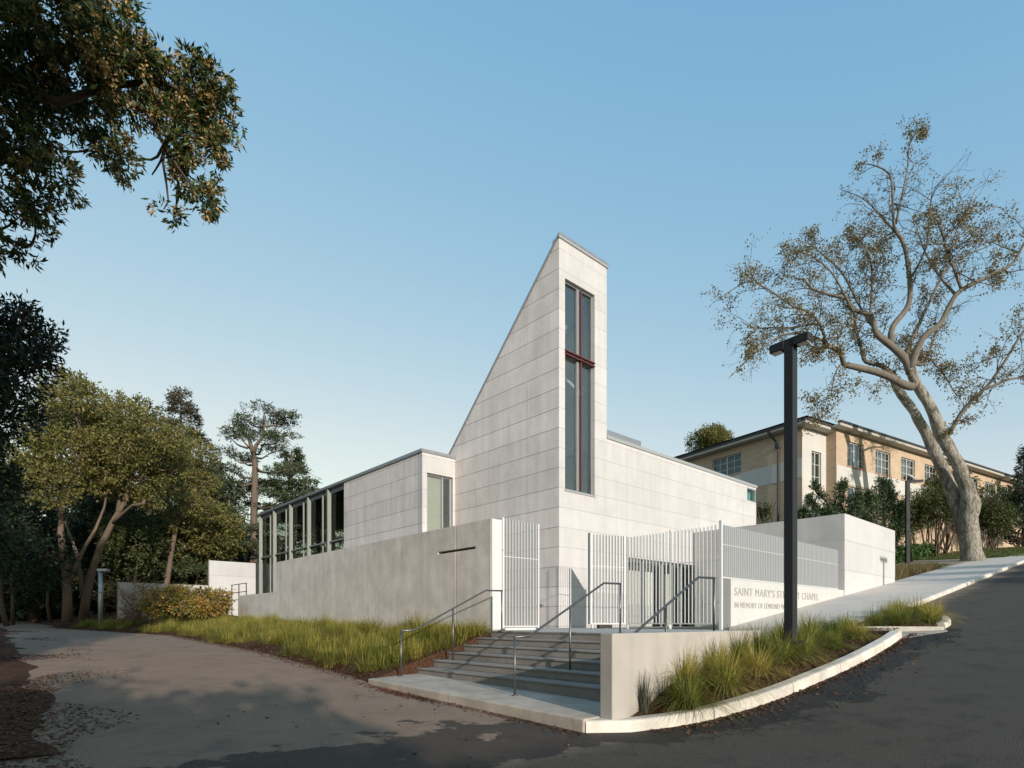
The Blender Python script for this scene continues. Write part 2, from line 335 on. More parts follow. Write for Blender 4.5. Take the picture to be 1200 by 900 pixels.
def asphalt():
    m, nt, out = new_mat('asphalt'); k = N(nt); p = k.pos()
    a = k.dot(p, AV); b = k.dot(p, BV)
    agg = k.n('ShaderNodeTexVoronoi'); k.l(p, agg.inputs['Vector']); agg.inputs['Scale'].default_value = 85
    big = k.noise(p, .55, 5, .6); mid = k.noise(p, 3.2, 6, .65); fine = k.noise(p, 60, 3, .7)
    edge = k.noise(p, 1.3, 6, .62)
    old = k.mix(k.rng(k.math('ADD', k.math('MULTIPLY', big, .6), k.math('MULTIPLY', mid, .4)), .32, .68, 0, 1), (.23, .153, .107), (.315, .213, .150))
    old = k.mix(k.rng(fine, .3, .7, 0, .4), old, (.36, .285, .225)); old = k.mix(k.rng(agg.outputs['Distance'], .0, .3, .45, 0), old, (.12, .092, .07))
    new = k.mix(k.rng(mid, .3, .7, 0, 1), (.040, .034, .027), (.058, .050, .040))
    new = k.mix(k.rng(agg.outputs['Distance'], .12, .45, 0, .75), new, (.092, .078, .062)); new = k.mix(k.rng(big, .35, .65, 0, .35), new, (.075, .066, .055)); new = k.mix(k.rng(fine, .5, .72, 0, .6), new, (.12, .103, .083))
    # newer dark surface on the hill road, worn boundary towards the old lane
    chips = k.n('ShaderNodeTexVoronoi'); k.l(p, chips.inputs['Vector']); chips.inputs['Scale'].default_value = 34
    new = k.mix(k.math('MULTIPLY', k.rng(chips.outputs['Distance'], .10, .2, 1, 0), k.rng(k.noise(p, 7, 2), .45, .6, 0, .7)), new, (.17, .15, .125)); new = k.mix(k.rng(k.noise(p, 1.9, 6, .7), .52, .66, 0, .45), new, (.022, .020, .018)); old = k.mix(k.math('MULTIPLY', k.rng(chips.outputs['Distance'], .08, .16, 1, 0), .5), old, (.11, .085, .065)); old = k.mix(k.rng(k.noise(p, 1.4, 6, .7), .5, .68, 0, .55), old, (.15, .115, .088))
    side = k.math('ADD', k.math('SUBTRACT', 4.25, a), k.math('MULTIPLY', k.math('SUBTRACT', edge, .5), 1.3))
    c = k.mix(k.rng(k.math('ADD', side, k.math('MULTIPLY', k.math('SUBTRACT', fine, .5), .8)), -.35, .35, 0, 1), old, new)
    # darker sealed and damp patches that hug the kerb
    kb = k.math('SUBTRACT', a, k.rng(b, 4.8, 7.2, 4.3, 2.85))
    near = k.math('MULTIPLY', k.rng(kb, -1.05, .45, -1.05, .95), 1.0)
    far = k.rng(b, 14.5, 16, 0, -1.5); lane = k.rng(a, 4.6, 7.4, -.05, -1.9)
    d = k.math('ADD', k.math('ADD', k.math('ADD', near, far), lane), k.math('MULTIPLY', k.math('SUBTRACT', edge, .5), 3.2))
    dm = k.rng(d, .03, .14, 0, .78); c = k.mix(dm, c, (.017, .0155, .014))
    # small oil and water marks on the old lane
    sp = k.noise(k.scale(p, (1, 1, 1)), 2.3, 4, .65); c = k.mix(k.math('MULTIPLY', k.rng(sp, .68, .72, 0, .6), k.rng(b, 3.6, 4.4, 0, 1)), c, (.035, .031, .028))
    # fine cracks
    ck = k.n('ShaderNodeTexVoronoi', feature='DISTANCE_TO_EDGE'); k.l(k.mix(.12, p, k.n('ShaderNodeTexNoise').outputs['Color']), ck.inputs['Vector']); ck.inputs['Scale'].default_value = .42
    c = k.mix(k.math('MULTIPLY', k.rng(ck.outputs['Distance'], .001, .0035, .4, 0), k.rng(big, .45, .6, 0, 1)), c, (.03, .027, .025))
    h = k.math('ADD', k.math('MULTIPLY', agg.outputs['Distance'], .8), k.math('MULTIPLY', fine, .5))
    k.l(k.pbsdf(c, k.rng(dm, 0, .78, .9, .72), 0, k.bump(h, .9, .014), .25), out.inputs[0]); return m
M['asphalt'] = asphalt()
def brick():
    m, nt, out = new_mat('buff_brick'); k = N(nt); p = k.pos()
    du = (.853, .521, 0); dv = (-.5255, .851, 0)
    cb = k.n('ShaderNodeCombineXYZ'); k.put(cb.inputs[0], k.math('ADD', k.dot(p, du), k.dot(p, dv))); k.put(cb.inputs[1], k.dot(p, (0, 0, 1)))
    t = k.n('ShaderNodeTexBrick'); k.l(cb.outputs[0], t.inputs['Vector'])
    t.inputs['Color1'].default_value = (.51, .365, .24, 1); t.inputs['Color2'].default_value = (.43, .28, .17, 1); t.inputs['Mortar'].default_value = (.47, .42, .35, 1)
    t.inputs['Scale'].default_value = 1; t.inputs['Brick Width'].default_value = .30; t.inputs['Row Height'].default_value = .10; t.inputs['Mortar Size'].default_value = .012
    t.inputs['Bias'].default_value = -.2
    c = k.mix(k.rng(k.noise(p, 1.2, 4), .35, .7, 0, .35), t.outputs['Color'], (.38, .26, .17))
    k.l(k.pbsdf(c, .85, 0, k.bump(t.outputs['Fac'], -.3, .01), .2), out.inputs[0]); return m
M['brick'] = brick()
M['paintkerb'] = simple('yellow_kerb_paint', (.55, .30, .06), .7, 0, .25)
M['redkerb'] = simple('red_kerb_paint', (.38, .05, .07), .7, 0, .25)

# ------------------------------------------------------------------ sky, sun, camera
SUN_AZ = math.atan2(.475, -.88); SUN_EL = R(14.0)
TS = Vector((math.sin(SUN_AZ) * math.cos(SUN_EL), math.cos(SUN_AZ) * math.cos(SUN_EL), math.sin(SUN_EL)))
wd = bpy.data.worlds.new('World'); S.world = wd; wd.use_nodes = True
wn = wd.node_tree; bg = wn.nodes['Background']
sky = wn.nodes.new('ShaderNodeTexSky'); sky.sky_type = 'NISHITA'; sky.sun_disc = False
sky.sun_elevation = SUN_EL; sky.sun_rotation = SUN_AZ; sky.altitude = 60; sky.air_density = 1.0; sky.dust_density = .6; sky.ozone_density = 1.4
sp_ = wn.nodes.new('ShaderNodeSeparateColor'); cb_ = wn.nodes.new('ShaderNodeCombineColor'); wn.links.new(sky.outputs[0], sp_.inputs[0])
for i_, (g_, k_) in enumerate(((1.0, .95), (.52, 1.24), (.21, 1.76))):
    pw = wn.nodes.new('ShaderNodeMath'); pw.operation = 'POWER'; pw.inputs[1].default_value = g_; wn.links.new(sp_.outputs[i_], pw.inputs[0])
    ml_ = wn.nodes.new('ShaderNodeMath'); ml_.operation = 'MULTIPLY'; ml_.inputs[1].default_value = k_; wn.links.new(pw.outputs[0], ml_.inputs[0])
    mn_ = wn.nodes.new('ShaderNodeMath'); mn_.operation = 'MINIMUM'; mn_.inputs[1].default_value = 5.5 - i_; wn.links.new(ml_.outputs[0], mn_.inputs[0]); outs_ = mn_.outputs[0]; wn.links.new(outs_, cb_.inputs[i_])
    if i_ == 0: red_ = outs_
    if i_ == 1:
        lim = wn.nodes.new('ShaderNodeMath'); lim.operation = 'MULTIPLY'; lim.inputs[1].default_value = .87; wn.links.new(outs_, lim.inputs[0])
        m2 = wn.nodes.new('ShaderNodeMath'); m2.operation = 'SMOOTH_MIN'; m2.inputs[2].default_value = .25; wn.links.new(red_, m2.inputs[0]); wn.links.new(lim.outputs[0], m2.inputs[1]); wn.links.new(m2.outputs[0], cb_.inputs[0])
wn.links.new(cb_.outputs[0], bg.inputs[0]); bg.inputs[1].default_value = .15
sl = bpy.data.lights.new('sun', 'SUN'); sl.energy = 2.15; sl.angle = R(.6); sl.color = (1, .925, .85)
so = bpy.data.objects.new('sun', sl); COL.objects.link(so); so.rotation_euler = (-TS).to_track_quat('-Z', 'Y').to_euler(); so.location = (30, -40, 40)
cam = bpy.data.cameras.new('camera'); co = bpy.data.objects.new('camera', cam); COL.objects.link(co); S.camera = co
co.location = (0, 0, EYE); co.rotation_euler = (R(90), 0, 0)
cam.sensor_fit = 'HORIZONTAL'; cam.sensor_width = 36; cam.lens = 36 * F / 1200; cam.shift_y = (HZ - 450) / 1200
cam.clip_start = .05; cam.clip_end = 4000
S.view_settings.view_transform = 'Standard'; S.view_settings.look = 'None'; S.view_settings.exposure = 1.13; S.view_settings.gamma = 1
S.cycles.max_bounces = 8; S.cycles.transparent_max_bounces = 12; S.cycles.diffuse_bounces = 4

# ------------------------------------------------------------------ ground sheets
def sheet(name, as_, bs, zf, mat, **kw):
    v = [P(a, b, zf(a, b)) for a in as_ for b in bs]; nb = len(bs)
    f = [(i * nb + j, (i + 1) * nb + j, (i + 1) * nb + j + 1, i * nb + j + 1) for i in range(len(as_) - 1) for j in range(nb - 1)]
    o = mesh_obj(name, v, f, mat, None, True); return tag(o, **kw)
def span(*seg):
    r = []
    for a, b, n in seg: r += list(np.linspace(a, b, n, endpoint=False))
    return r + [seg[-1][1]]
def gz(a, b):
    if 7.0 < a < 41 and 8.4 < b < 27.7: return min(G(a, b), .2)
    if a < 4.9 or b < 5.6: return G(a, b) - .16
    if b < 9 and a < 45: return G(a, b) - .3
    return G(a, b)
sheet('ground', span((-700, -60, 8), (-60, 4.8, 40), (4.8, 4.95, 1), (4.95, 6.95, 2), (6.95, 7.05, 1), (7.05, 40.9, 24), (40.9, 41.1, 1), (41.1, 120, 22), (120, 800, 9)),
      span((-700, -60, 8), (-60, 5.55, 30), (5.55, 5.7, 1), (5.7, 8.35, 3), (8.35, 8.45, 1), (8.45, 27.65, 14), (27.65, 27.75, 1), (27.75, 75, 30), (75, 800, 10)), gz, M['ground'], kind='structure')
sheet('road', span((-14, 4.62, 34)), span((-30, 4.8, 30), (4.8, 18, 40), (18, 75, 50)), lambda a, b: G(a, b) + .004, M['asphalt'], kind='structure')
def ledge(a): return float(np.interp(a, (0, 26, 38, 60), (5.5, 5.5, 2.9, 2.5)))   # left lane's right-hand edge
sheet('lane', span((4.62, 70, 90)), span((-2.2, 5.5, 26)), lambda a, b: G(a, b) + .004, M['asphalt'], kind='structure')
from mathutils import noise as mn
def verge_z(a, b):
    e = .55 + .5 * mn.noise(Vector((a * .35, b * .35, 3))) + .2 * mn.noise(Vector((a * 1.3, b * 1.3, 9))) - .35 * max(0, min(1, (9 - a) / 4))
    return G(a, b) + max(-.08, min(.05, (e - b) * .10)) + .03 * mn.noise(Vector((a, b, 0)))
sheet('verge', span((7.0, 30, 110), (30, 75, 40)), span((-60, -4, 16), (-4, 1.8, 40)), verge_z, M['redsoil'], kind='structure')
# planted bank in front of the grey wall
def bank_z(a, b):
    z = bank_raw(a, b); edge = 9.98 + .3 * (b - 5.32) / 1.3 if b < 6.62 else (10.30 if b < 8.55 else 10.52)
    if a < 11.2 and b > 5.42: z = max(z, .255 + .05 * mn.noise(Vector((a * 3, b * 3, 0))) - max(0, a - 10.7) * .1)
    return z - .5 if a < edge - .03 else z
def bank_raw(a, b):
    e = ledge(a) + .18 * mn.noise(Vector((a * .7, b * .7, 1))); top = float(np.interp(a, (10, 20, 28, 39, 60), (1.06, 1.2, 1.45, 2.0, 2.3)))
    t = (b - e) / (8.75 - e); g0 = G(a, min(b, 5.5))
    if a < 11.8 and b > 6.4: top = max(top, top); g_ = min(1.07, .36 + (b - 6.6) * .385); w_ = max(0, min(1, (11.8 - a) / 1.2))
    else: w_ = 0
    if t < 0: return g0 + .6 * t
    z_ = g0 + (top - g0) * min(1, .06 + .94 * min(1, t)) * (1 if t > .06 else t / .06)
    return z_ + (max(z_, g_) - z_) * w_ if w_ else z_
sheet('planting_bank', span((9.9, 11, 24), (11, 30, 66), (30, 62, 50)), span((2.2, 5.0, 12), (5.0, 6.2, 16), (6.2, 8.74, 22), (8.74, 9.4, 2)), bank_z, M['redsoil'], kind='structure')

# plaza, sidewalk, landing
o = MB(); o.ab(4.64, 13.2, 9.02, 14.0, .15, 1.13); o.ab(4.64, 10.43, 8.62, 9.018, .15, 1.13); o.ab(10.44, 18.8, 9.06, 13.86, .15, 1.126)
tag(o.build('plaza', M['plaza']), kind='structure')
swz = lambda b: 1.13 + .128 * max(0, b - 13.4)
o = MB()
bs = [13.98, 18, 22.1, 27.9, 34, 41, 48]
for b0, b1 in zip(bs[:-1], bs[1:]):
    w1 = 7.268 if b0 < 27.8 else 7.4
    o.hexa([P(4.66, b0, swz(b0) - .5), P(w1, b0, swz(b0) - .5), P(w1, b1, swz(b1) - .5), P(4.66, b1, swz(b1) - .5), P(4.66, b0, swz(b0)), P(w1, b0, swz(b0)), P(w1, b1, swz(b1)), P(4.66, b1, swz(b1))])
tag(o.build('sidewalk', M['walk']), kind='structure')
LZ = lambda a: .17 + .09 * (a - 4.6) / 5.2
o = MB(); o.hexa([P(a, b, z) for a, b, z in ((4.62, 5.32, -.2), (9.98, 5.32, -.2), (10.28, 6.62, -.2), (4.62, 6.62, -.2), (4.62, 5.32, LZ(4.62)), (9.98, 5.32, LZ(10)), (10.28, 6.62, LZ(10.3)), (4.62, 6.62, LZ(4.62)))])
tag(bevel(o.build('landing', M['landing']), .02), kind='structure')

# kerbs: swept profile
def kerb(name, path, zf, width=.17, h=.15, mat='kerb', gaps=1.55, deep=.25):
    """path (a,b) runs along the road-side face, body to its left; cut into cast lengths with dark joints between"""
    pts = [np.array(p, dtype=float) for p in path]; fine = []
    for p, q in zip(pts[:-1], pts[1:]):
        n = max(1, int(np.linalg.norm(q - p) / .12)); fine += [p + (q - p) * i / n for i in range(n)]
    fine.append(pts[-1]); o = MB(); acc = 0; ring = []; prev = None
    def flush(r):
        if len(r) < 2: return
        base = len(o.v); m = 8
        for q in r: o.v += q
        for i in range(len(r) - 1):
            for j in range(m): o.f.append((base + i * m + j, base + i * m + (j + 1) % m, base + (i + 1) * m + (j + 1) % m, base + (i + 1) * m + j))
        o.f.append(tuple(base + j for j in range(m))); o.f.append(tuple(base + (len(r) - 1) * m + j for j in range(m)))
    for i, p in enumerate(fine):
        d = fine[min(i + 1, len(fine) - 1)] - fine[max(i - 1, 0)]; d /= np.linalg.norm(d); nrm = np.array((d[1], -d[0]))   # towards larger a when heading +b
        nrm = nrm if nrm[0] * 1 >= -.2 else -nrm
        if abs(d[1]) < .3: nrm = np.array((0, 1.0))
        z = zf(*p); pr = [(-.012, -deep), (-.004, h - .035), (.008, h - .012), (.03, h), (width - .02, h + .004), (width, h - .012), (width, -.1), (width * .5, -deep)]
        ring.append([P(*(p + nrm * x), z + y) for x, y in pr])
        if prev is not None: acc += np.linalg.norm(p - prev)
        prev = p
        if acc > gaps and i < len(fine) - 2:
            flush(ring); acc = 0; ring = [[v + (AV * d[0] + BV * d[1]) * .014 for v in ring[-1]]]
    flush(ring)
    return tag(o.build(name, M[mat]), kind='structure')
def smooth_path(pts, n=8):
    out = []; p = [np.array(q, dtype=float) for q in pts]; p = [2 * p[0] - p[1]] + p + [2 * p[-1] - p[-2]]
    for i in range(1, len(p) - 2):
        for k in range(n):
            t = k / n
            out.append(.5 * ((2 * p[i]) + (-p[i - 1] + p[i + 1]) * t + (2 * p[i - 1] - 5 * p[i] + 4 * p[i + 1] - p[i + 2]) * t * t + (-p[i - 1] + 3 * p[i] - 3 * p[i + 1] + p[i + 2]) * t ** 3))
    out.append(p[-2]); return out
BEDK = smooth_path([(4.60, 5.34), (4.22, 5.86), (3.72, 6.75), (3.46, 7.9), (3.36, 9.2), (3.30, 10.7), (3.34, 12.4), (3.42, 13.6)])
kerb('bed_kerb', BEDK, G, .19, .15)
kerb('sidewalk_kerb', [(4.49, 16.2), (4.49, 20), (4.49, 30), (4.49, 40)], G, .17, .13, gaps=3)
kerb('painted_kerb', [(4.49, 40.02), (4.47, 54)], G, .17, .135, 'paintkerb', 6)
kerb('red_kerb', [(4.47, 54.03), (4.47, 70)], G, .17, .135, 'redkerb', 6)
o = MB(); q0, q1 = P(4.47, 14.08, 0), P(2.95, 14.72, 0); dk = unit_(q1 - q0); nk = np.cross(ZV, dk)
o.box(q0 + ZV * .8, q1 - q0, -nk * .17 if np.dot(nk, BV) < 0 else nk * .17, ZV * .44); tag(bevel(o.build('island_kerb', M['kerb']), .03, 3), kind='structure')
kerb('island_edge', smooth_path([(2.98, 14.93), (3.05, 15.8), (3.6, 17.2), (4.4, 18.4)]), G, .16, .12)
v_ = []; ap = [(4.4, 13.62), (4.4, 14.3), (2.95, 14.85), (2.85, 14.55), (3.38, 13.5)]
o = MB(); o.prism([P(a_, b_, G(a_, b_) + .008) for a_, b_ in ap], -ZV * .2)
tag(o.build('gutter_apron', M['landing']), kind='structure')
# bed soil
def inter_k(b): return float(np.interp(b, [q[1] for q in BEDK], [q[0] for q in BEDK]))
v = []; f = []; bl = np.linspace(5.72, 13.95, 60); nt_ = 12
for b in bl:
    a0 = min(4.38, inter_k(min(b, 14)) + .16); a1 = 4.40 if b < 6.2 else 4.62 if b > 9 else 4.60
    for t in np.linspace(0, 1, nt_):
        a = a0 + (a1 - a0) * t
        z = G(a0, b) + .09 + t * max(0, min(.42, (1.08 - G(a0, b) - .1))) * .8 * max(0, min(1, (b - 5.9) / 1.0)) + .03 * mn.noise(Vector((a * 4, b * 4, 2)))
        v.append(P(a, b, z))
f = [(i * nt_ + j, (i + 1) * nt_ + j, (i + 1) * nt_ + j + 1, i * nt_ + j + 1) for i in range(len(bl) - 1) for j in range(nt_ - 1)]
tag(mesh_obj('bed_soil', v, f, M['mulch'], None, True), kind='structure')
def bed_z(a, b):
    a0 = inter_k(min(b, 14)) + .16; t = max(0, min(1, (a - a0) / (4.6 - a0)))
    return G(a0, b) + .09 + t * max(0, min(.42, (1.08 - G(a0, b) - .1))) * .8 * max(0, min(1, (b - 5.9) / 1.0))
sheet('island_soil', span((3.1, 4.66, 10)), span((14.2, 18.4, 24)), lambda a, b: G(a, b) + .10 - (.35 if a < 3.1 + max(0, b - 15.8) * .55 or b < 14.2 + (4.47 - a) * .42 else 0), M['mulch'], kind='structure')
# brown path and lawn by the plane tree
sheet('brown_path', span((7.3, 14, 6)), span((36, 45, 8)), lambda a, b: G(a, b) + .03, M['brownwalk'], kind='structure')
sheet('lawn', span((4.7, 16, 10)), span((45, 75, 12)), lambda a, b: G(a, b) + .035, M['ivy_leaf'], kind='structure')

# ------------------------------------------------------------------ stairs, cheek wall, handrails
st = thing('concrete_stairs', 'broad flight of weathered concrete steps rising to the chapel plaza', 'stairs', P(7.4, 6.6, .2))
for i in range(6):
    z0 = LZ(7) - .05 + 0 if i == 0 else .23 + .15 * i + .002; z1 = .23 + .15 * (i + 1); b0 = 6.622 + .4 * i
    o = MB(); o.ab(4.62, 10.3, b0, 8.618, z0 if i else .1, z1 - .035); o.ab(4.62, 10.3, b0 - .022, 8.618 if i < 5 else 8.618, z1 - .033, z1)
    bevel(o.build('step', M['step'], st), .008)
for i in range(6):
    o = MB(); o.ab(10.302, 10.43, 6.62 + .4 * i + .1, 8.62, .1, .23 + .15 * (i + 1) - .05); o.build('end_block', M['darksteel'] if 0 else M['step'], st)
o = MB(); o.ab(4.42, 4.615, 5.62, 9.6, -.1, 1.20)
tag(bevel(o.build('cheek_wall', M['warm']), .012), 'low warm grey concrete wall along the right side of the steps', 'wall')
def handrail(label, a, z_start):
    r = thing('handrail', label, 'handrail', P(a, 6.0, z_start))
    pts = [P(a, 6.0, z_start), P(a, 6.0, z_start + .90), P(a, 6.3, z_start + .91), P(a, 8.15, 2.03), P(a, 8.62, 2.04), P(a, 8.62, 1.13)]
    o = MB(); o.tube([pts[1] - BV * .02, pts[2], pts[3], pts[4] + BV * .02], .0185, 10); o.build('rail', M['steel'], r, True)
    for p, q in ((pts[0], pts[1]), (pts[5], pts[4])):
        o = MB(); o.tube([p - ZV * .03, q], .0175, 10); o.tube([p - ZV * .01, p + ZV * .012], .05, 12); o.build('post', M['steel'], r, True)
    t = .52; m0 = pts[2] + (pts[3] - pts[2]) * t; b = np.dot(m0, BV); zt = .23 + .15 * (int((b - 6.622) / .4) + 1)
    o = MB(); o.tube([P(a, b, zt - .02), P(a, b, m0[2])], .0175, 10); o.build('post', M['steel'], r, True)
handrail('steel handrail at the planted left edge of the steps', 9.92, LZ(9.9))
handrail('free standing steel handrail up the middle of the steps', 6.60, LZ(6.6))
handrail('steel handrail beside the low wall at the right of the steps', 4.74, LZ(4.7))

# ------------------------------------------------------------------ grey retaining wall with cross
CB = 8.73
rt = thing('retaining_wall', 'long grey concrete wall with a slim cross cut into it', 'wall', P(10.44, CB, 0))
us = [0, .58, 1.35, 1.385, 2.16, 13.7, 18.6]; zs = [.2, 2.55, 3.10, 3.165, 3.76]
def dep(i, j):
    if i == 5: return None if j >= 1 else 0
    if j == 2 and 1 <= i <= 3: return .14
    if i == 2: return .035
    return 0
o = MB(); o.relief(P(10.44, CB, 0), AV, -BV, us, zs, dep, .32); bevel(o.build('wall', M['retain'], rt), .006, 1)
o = MB(); o.ab(10.44 + .60, 10.44 + 2.14, CB + .125, CB + .139, 3.103, 3.16); o.build('cross_bar', M['darksteel'], rt)
# white end face with the gate's hinge post
o = MB(); o.ab(10.40, 10.438, CB + .01, CB + .31, 1.13, 3.752); o.build('end_panel', M['white'], rt)

# ------------------------------------------------------------------ gates and fence
ZB, ZT = 1.27, 3.81
def slat_panel(p0, p1, zb, zt, step, name, parent, depth=.058, thick=.014, mat='white', frame=True, rail=2.9):
    p0 = np.array((*p0[:2], 0)); p1 = np.array((*p1[:2], 0)); L = np.linalg.norm(p1 - p0); d = (p1 - p0) / L; nn = np.cross(d, ZV)
    o = MB(); n = int(L / step)
    for i in range(1, n):
        c = p0 + d * L * i / n
        o.box(c - d * thick / 2 - nn * depth / 2 + ZV * (zb + .03), d * thick, nn * depth, ZV * (zt - zb - .03))
    o.build(name, M[mat], parent)
    o = MB(); o.box(p0 - nn * .02 + ZV * zb, d * L, nn * .04, ZV * .028); o.build('bottom_rail', M[mat], parent)
    o = MB(); o.box(p0 - nn * .006 + ZV * rail, d * L, nn * .012, ZV * .016)
    o.build('middle_rail', M[mat], parent)
def post(p, zb, zt, w, mat, parent, name='post', d=AV):
    e = np.cross(d, ZV); o = MB(); o.box(np.array((*p[:2], zb)) - d * w / 2 - e * w / 2, d * w, e * w, ZV * (zt - zb)); bevel(o.build(name, M[mat], parent), .004)
g1 = thing('gate_leaf', 'white slatted gate leaf standing open beside the cross wall', 'gate', P(10.47, 9.1, 1.13))
q0, q1 = P(10.47, 9.13, 0), P(10.47, 10.32, 0)
slat_panel(q0, q1, ZB - .06, ZT, .095, 'slats', g1)
post(q0, 1.16, ZT + .02, .06, 'white', g1, d=BV); post(q1, 1.16, ZT, .045, 'white', g1, d=BV)
for z in (1.7, 3.05): o = MB(); o.ab(10.40, 10.46, 9.06, 9.12, z, z + .15); o.build('hinge', M['white'], g1)
o = MB(); o.ab(10.33, 10.56, 9.1, 10.1, 1.132, 1.19); tag(bevel(o.build('gate_plinth', M['white'])), 'white concrete pad under the open left gate leaf', 'plinth')
g2 = thing('gate_leaf', 'white slatted gate leaf swung open, hinged on the court fence', 'gate', P(10.32, 13.75, 1.13))
q0, q1 = P(10.34, 13.70, 0), P(10.68, 12.62, 0); gd = (q1 - q0) / np.linalg.norm(q1 - q0)
slat_panel(q0, q1, ZB, ZT, .095, 'slats', g2, depth=.05)
post(q0, ZB, ZT + .01, .05, 'white', g2, 'stile', gd); post(q1, ZB, ZT + .02, .05, 'white', g2, 'stile', gd)
e_ = np.cross(gd, ZV); o = MB(); o.box(q1 + gd * .03 - e_ * .05 + ZV * ZB, gd * .04, e_ * .10, ZV * (ZT - ZB + .03)); o.build('lock_plate', M['silver'], g2)
for t in (.12, .96):
    c = q0 + (q1 - q0) * t; o = MB(); o.tube([c + ZV * 1.14, c + ZV * 1.27], [.035, .018], 10); o.build('foot', M['white'], g2, True)
c = q0 + (q1 - q0) * .62; o = MB(); o.box(c - gd * .22 - e_ * .10 + ZV * 1.15, gd * .44, e_ * .12, ZV * .10); o.build('closer_box', M['black'], g2)
fn = thing('slat_fence', 'tall white fence of thin upright bars closing the entrance court', 'fence', P(7.4, 13.8, 1.13))
slat_panel(P(7.44, 13.8, 0), P(8.85, 13.8, 0), ZB, ZT, .105, 'slats', fn); slat_panel(P(8.89, 13.8, 0), P(10.28, 13.8, 0), ZB, ZT, .105, 'slats', fn)
post(P(8.87, 13.8, 0), 1.13, ZT + .03, .045, 'white', fn); post(P(10.30, 13.8, 0), 1.13, ZT + .01, .05, 'white', fn)
post(P(7.40, 13.8, 0), 1.13, ZT + .10, .075, 'white', fn, 'corner_post')
o = MB(); o.tube([P(8.87, 13.76, 1.14), P(8.87, 13.76, 1.27)], [.04, .02], 10); o.build('foot', M['white'], fn, True)
fs = thing('slat_fence', 'pale grey fence of close upright bars standing on the lettered wall', 'fence', P(7.4, 14.2, 2.4))
slat_panel(P(7.40, 13.86, 0), P(7.40, 17.9, 0), 2.452, ZT, .105, 'slats', fs, .055, .014, 'white', rail=3.3); slat_panel(P(7.40, 17.94, 0), P(7.40, 21.9, 0), 2.452, ZT, .105, 'slats', fs, .055, .014, 'white', rail=3.3)
post(P(7.40, 17.92, 0), 2.45, ZT, .04, 'white', fs)

# ------------------------------------------------------------------ lettered wall and white end block
sg = thing('sign_wall', 'low pale concrete wall carrying the chapel name in grey letters', 'wall', P(7.27, 14.07, 1.1))
o = MB(); o.ab(7.27, 7.53, 14.07, 22.09, .4, 2.43); bevel(o.build('wall', M['sign'], sg), .008)
def text(name, s, size, b0, z, width, parent, mat='letter'):
    cu = bpy.data.curves.new(name, 'FONT'); cu.body = s; cu.size = size; cu.extrude = .004; cu.space_character = 1.12
    ob = bpy.data.objects.new(name, cu); COL.objects.link(ob); bpy.context.view_layer.update()
    me = bpy.data.meshes.new_from_object(ob.evaluated_get(bpy.context.evaluated_depsgraph_get())); bpy.data.objects.remove(ob)
    w = max(v.co.x for v in me.vertices); k = width / w
    vs = [P(7.262, b0, z) + BV * v.co.x * k + ZV * v.co.y - AV * v.co.z for v in me.vertices]; fs_ = [tuple(p.vertices) for p in me.polygons]
    mesh_obj(name, vs, fs_, M[mat], parent)
text('name_lettering', "SAINT MARY'S STUDENT CHAPEL", .30, 14.24, 2.02, 5.55, sg)
text('memorial_lettering', "IN MEMORY OF EDMOND W", .21, 14.24, 1.70, 3.0, sg)
bk = thing('corner_block', 'tall white concrete block wall at the top of the sidewalk', 'wall', P(7.25, 22.1, 1.5))
o = MB(); o.ab(7.25, 13.05, 22.1, 27.9, .5, 5.10); bevel(o.build('wall', M['block'], bk), .01)
for z, b in ((3.98, 22.05), (3.93, 22.06)):
    pass
for a in (8.6, 9.7):
    o = MB(); o.tube([P(a, 22.1, 4.0), P(a, 21.65, 4.0)], .014, 6); o.ab(a - .03, a + .03, 21.60, 21.66, 3.97, 4.03); o.build('spout', M['darksteel'], bk)

# ------------------------------------------------------------------ chapel
ch = thing('chapel', 'modern white concrete chapel with a sharply raked bell tower and cross window', 'building', P(13.09, 13.86, 1.1))
CA, CBB = 13.09, 13.86; ZR = 7.85; TZ = 13.96; SL = .968
zt = lambda s: TZ - SL * s
# tower's sloping face
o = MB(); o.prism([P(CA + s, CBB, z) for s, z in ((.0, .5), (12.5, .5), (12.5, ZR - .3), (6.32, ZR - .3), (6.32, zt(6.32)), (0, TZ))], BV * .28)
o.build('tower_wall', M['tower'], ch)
# tower's face with the window, then the long wall
us = [0, .26, 1.80, 2.46]; zs = [.5, 5.72, 12.70, TZ]
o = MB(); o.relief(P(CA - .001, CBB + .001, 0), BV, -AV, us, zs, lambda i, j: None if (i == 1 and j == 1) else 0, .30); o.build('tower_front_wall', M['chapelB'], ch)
us = [2.46, 3.7, 10.4, 13.05, 13.99]; zs = [.5, 3.72, 7.12, 7.76, ZR]
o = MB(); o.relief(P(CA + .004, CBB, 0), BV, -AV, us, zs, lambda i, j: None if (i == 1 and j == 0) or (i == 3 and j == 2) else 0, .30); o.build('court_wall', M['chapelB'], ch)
# tower right side, back and inner lining
o = MB(); o.prism([P(CA + .30, CBB + 2.46, 7.6), P(CA + 6.3, CBB + 2.46, 7.6), P(CA + 6.3, CBB + 2.46, zt(6.3)), P(CA + .30, CBB + 2.46, zt(.30))], -BV * .2); o.build('tower_side_wall', M['chapelB'], ch)
o = MB(); o.hexa([P(CA + s, CBB + b, zt(s) + dz) for dz in (-.22, -.03) for s, b in ((.30, .28), (6.4, .28), (6.4, 2.26), (.30, 2.26))]); o.build('tower_ceiling', M['interior'], ch)
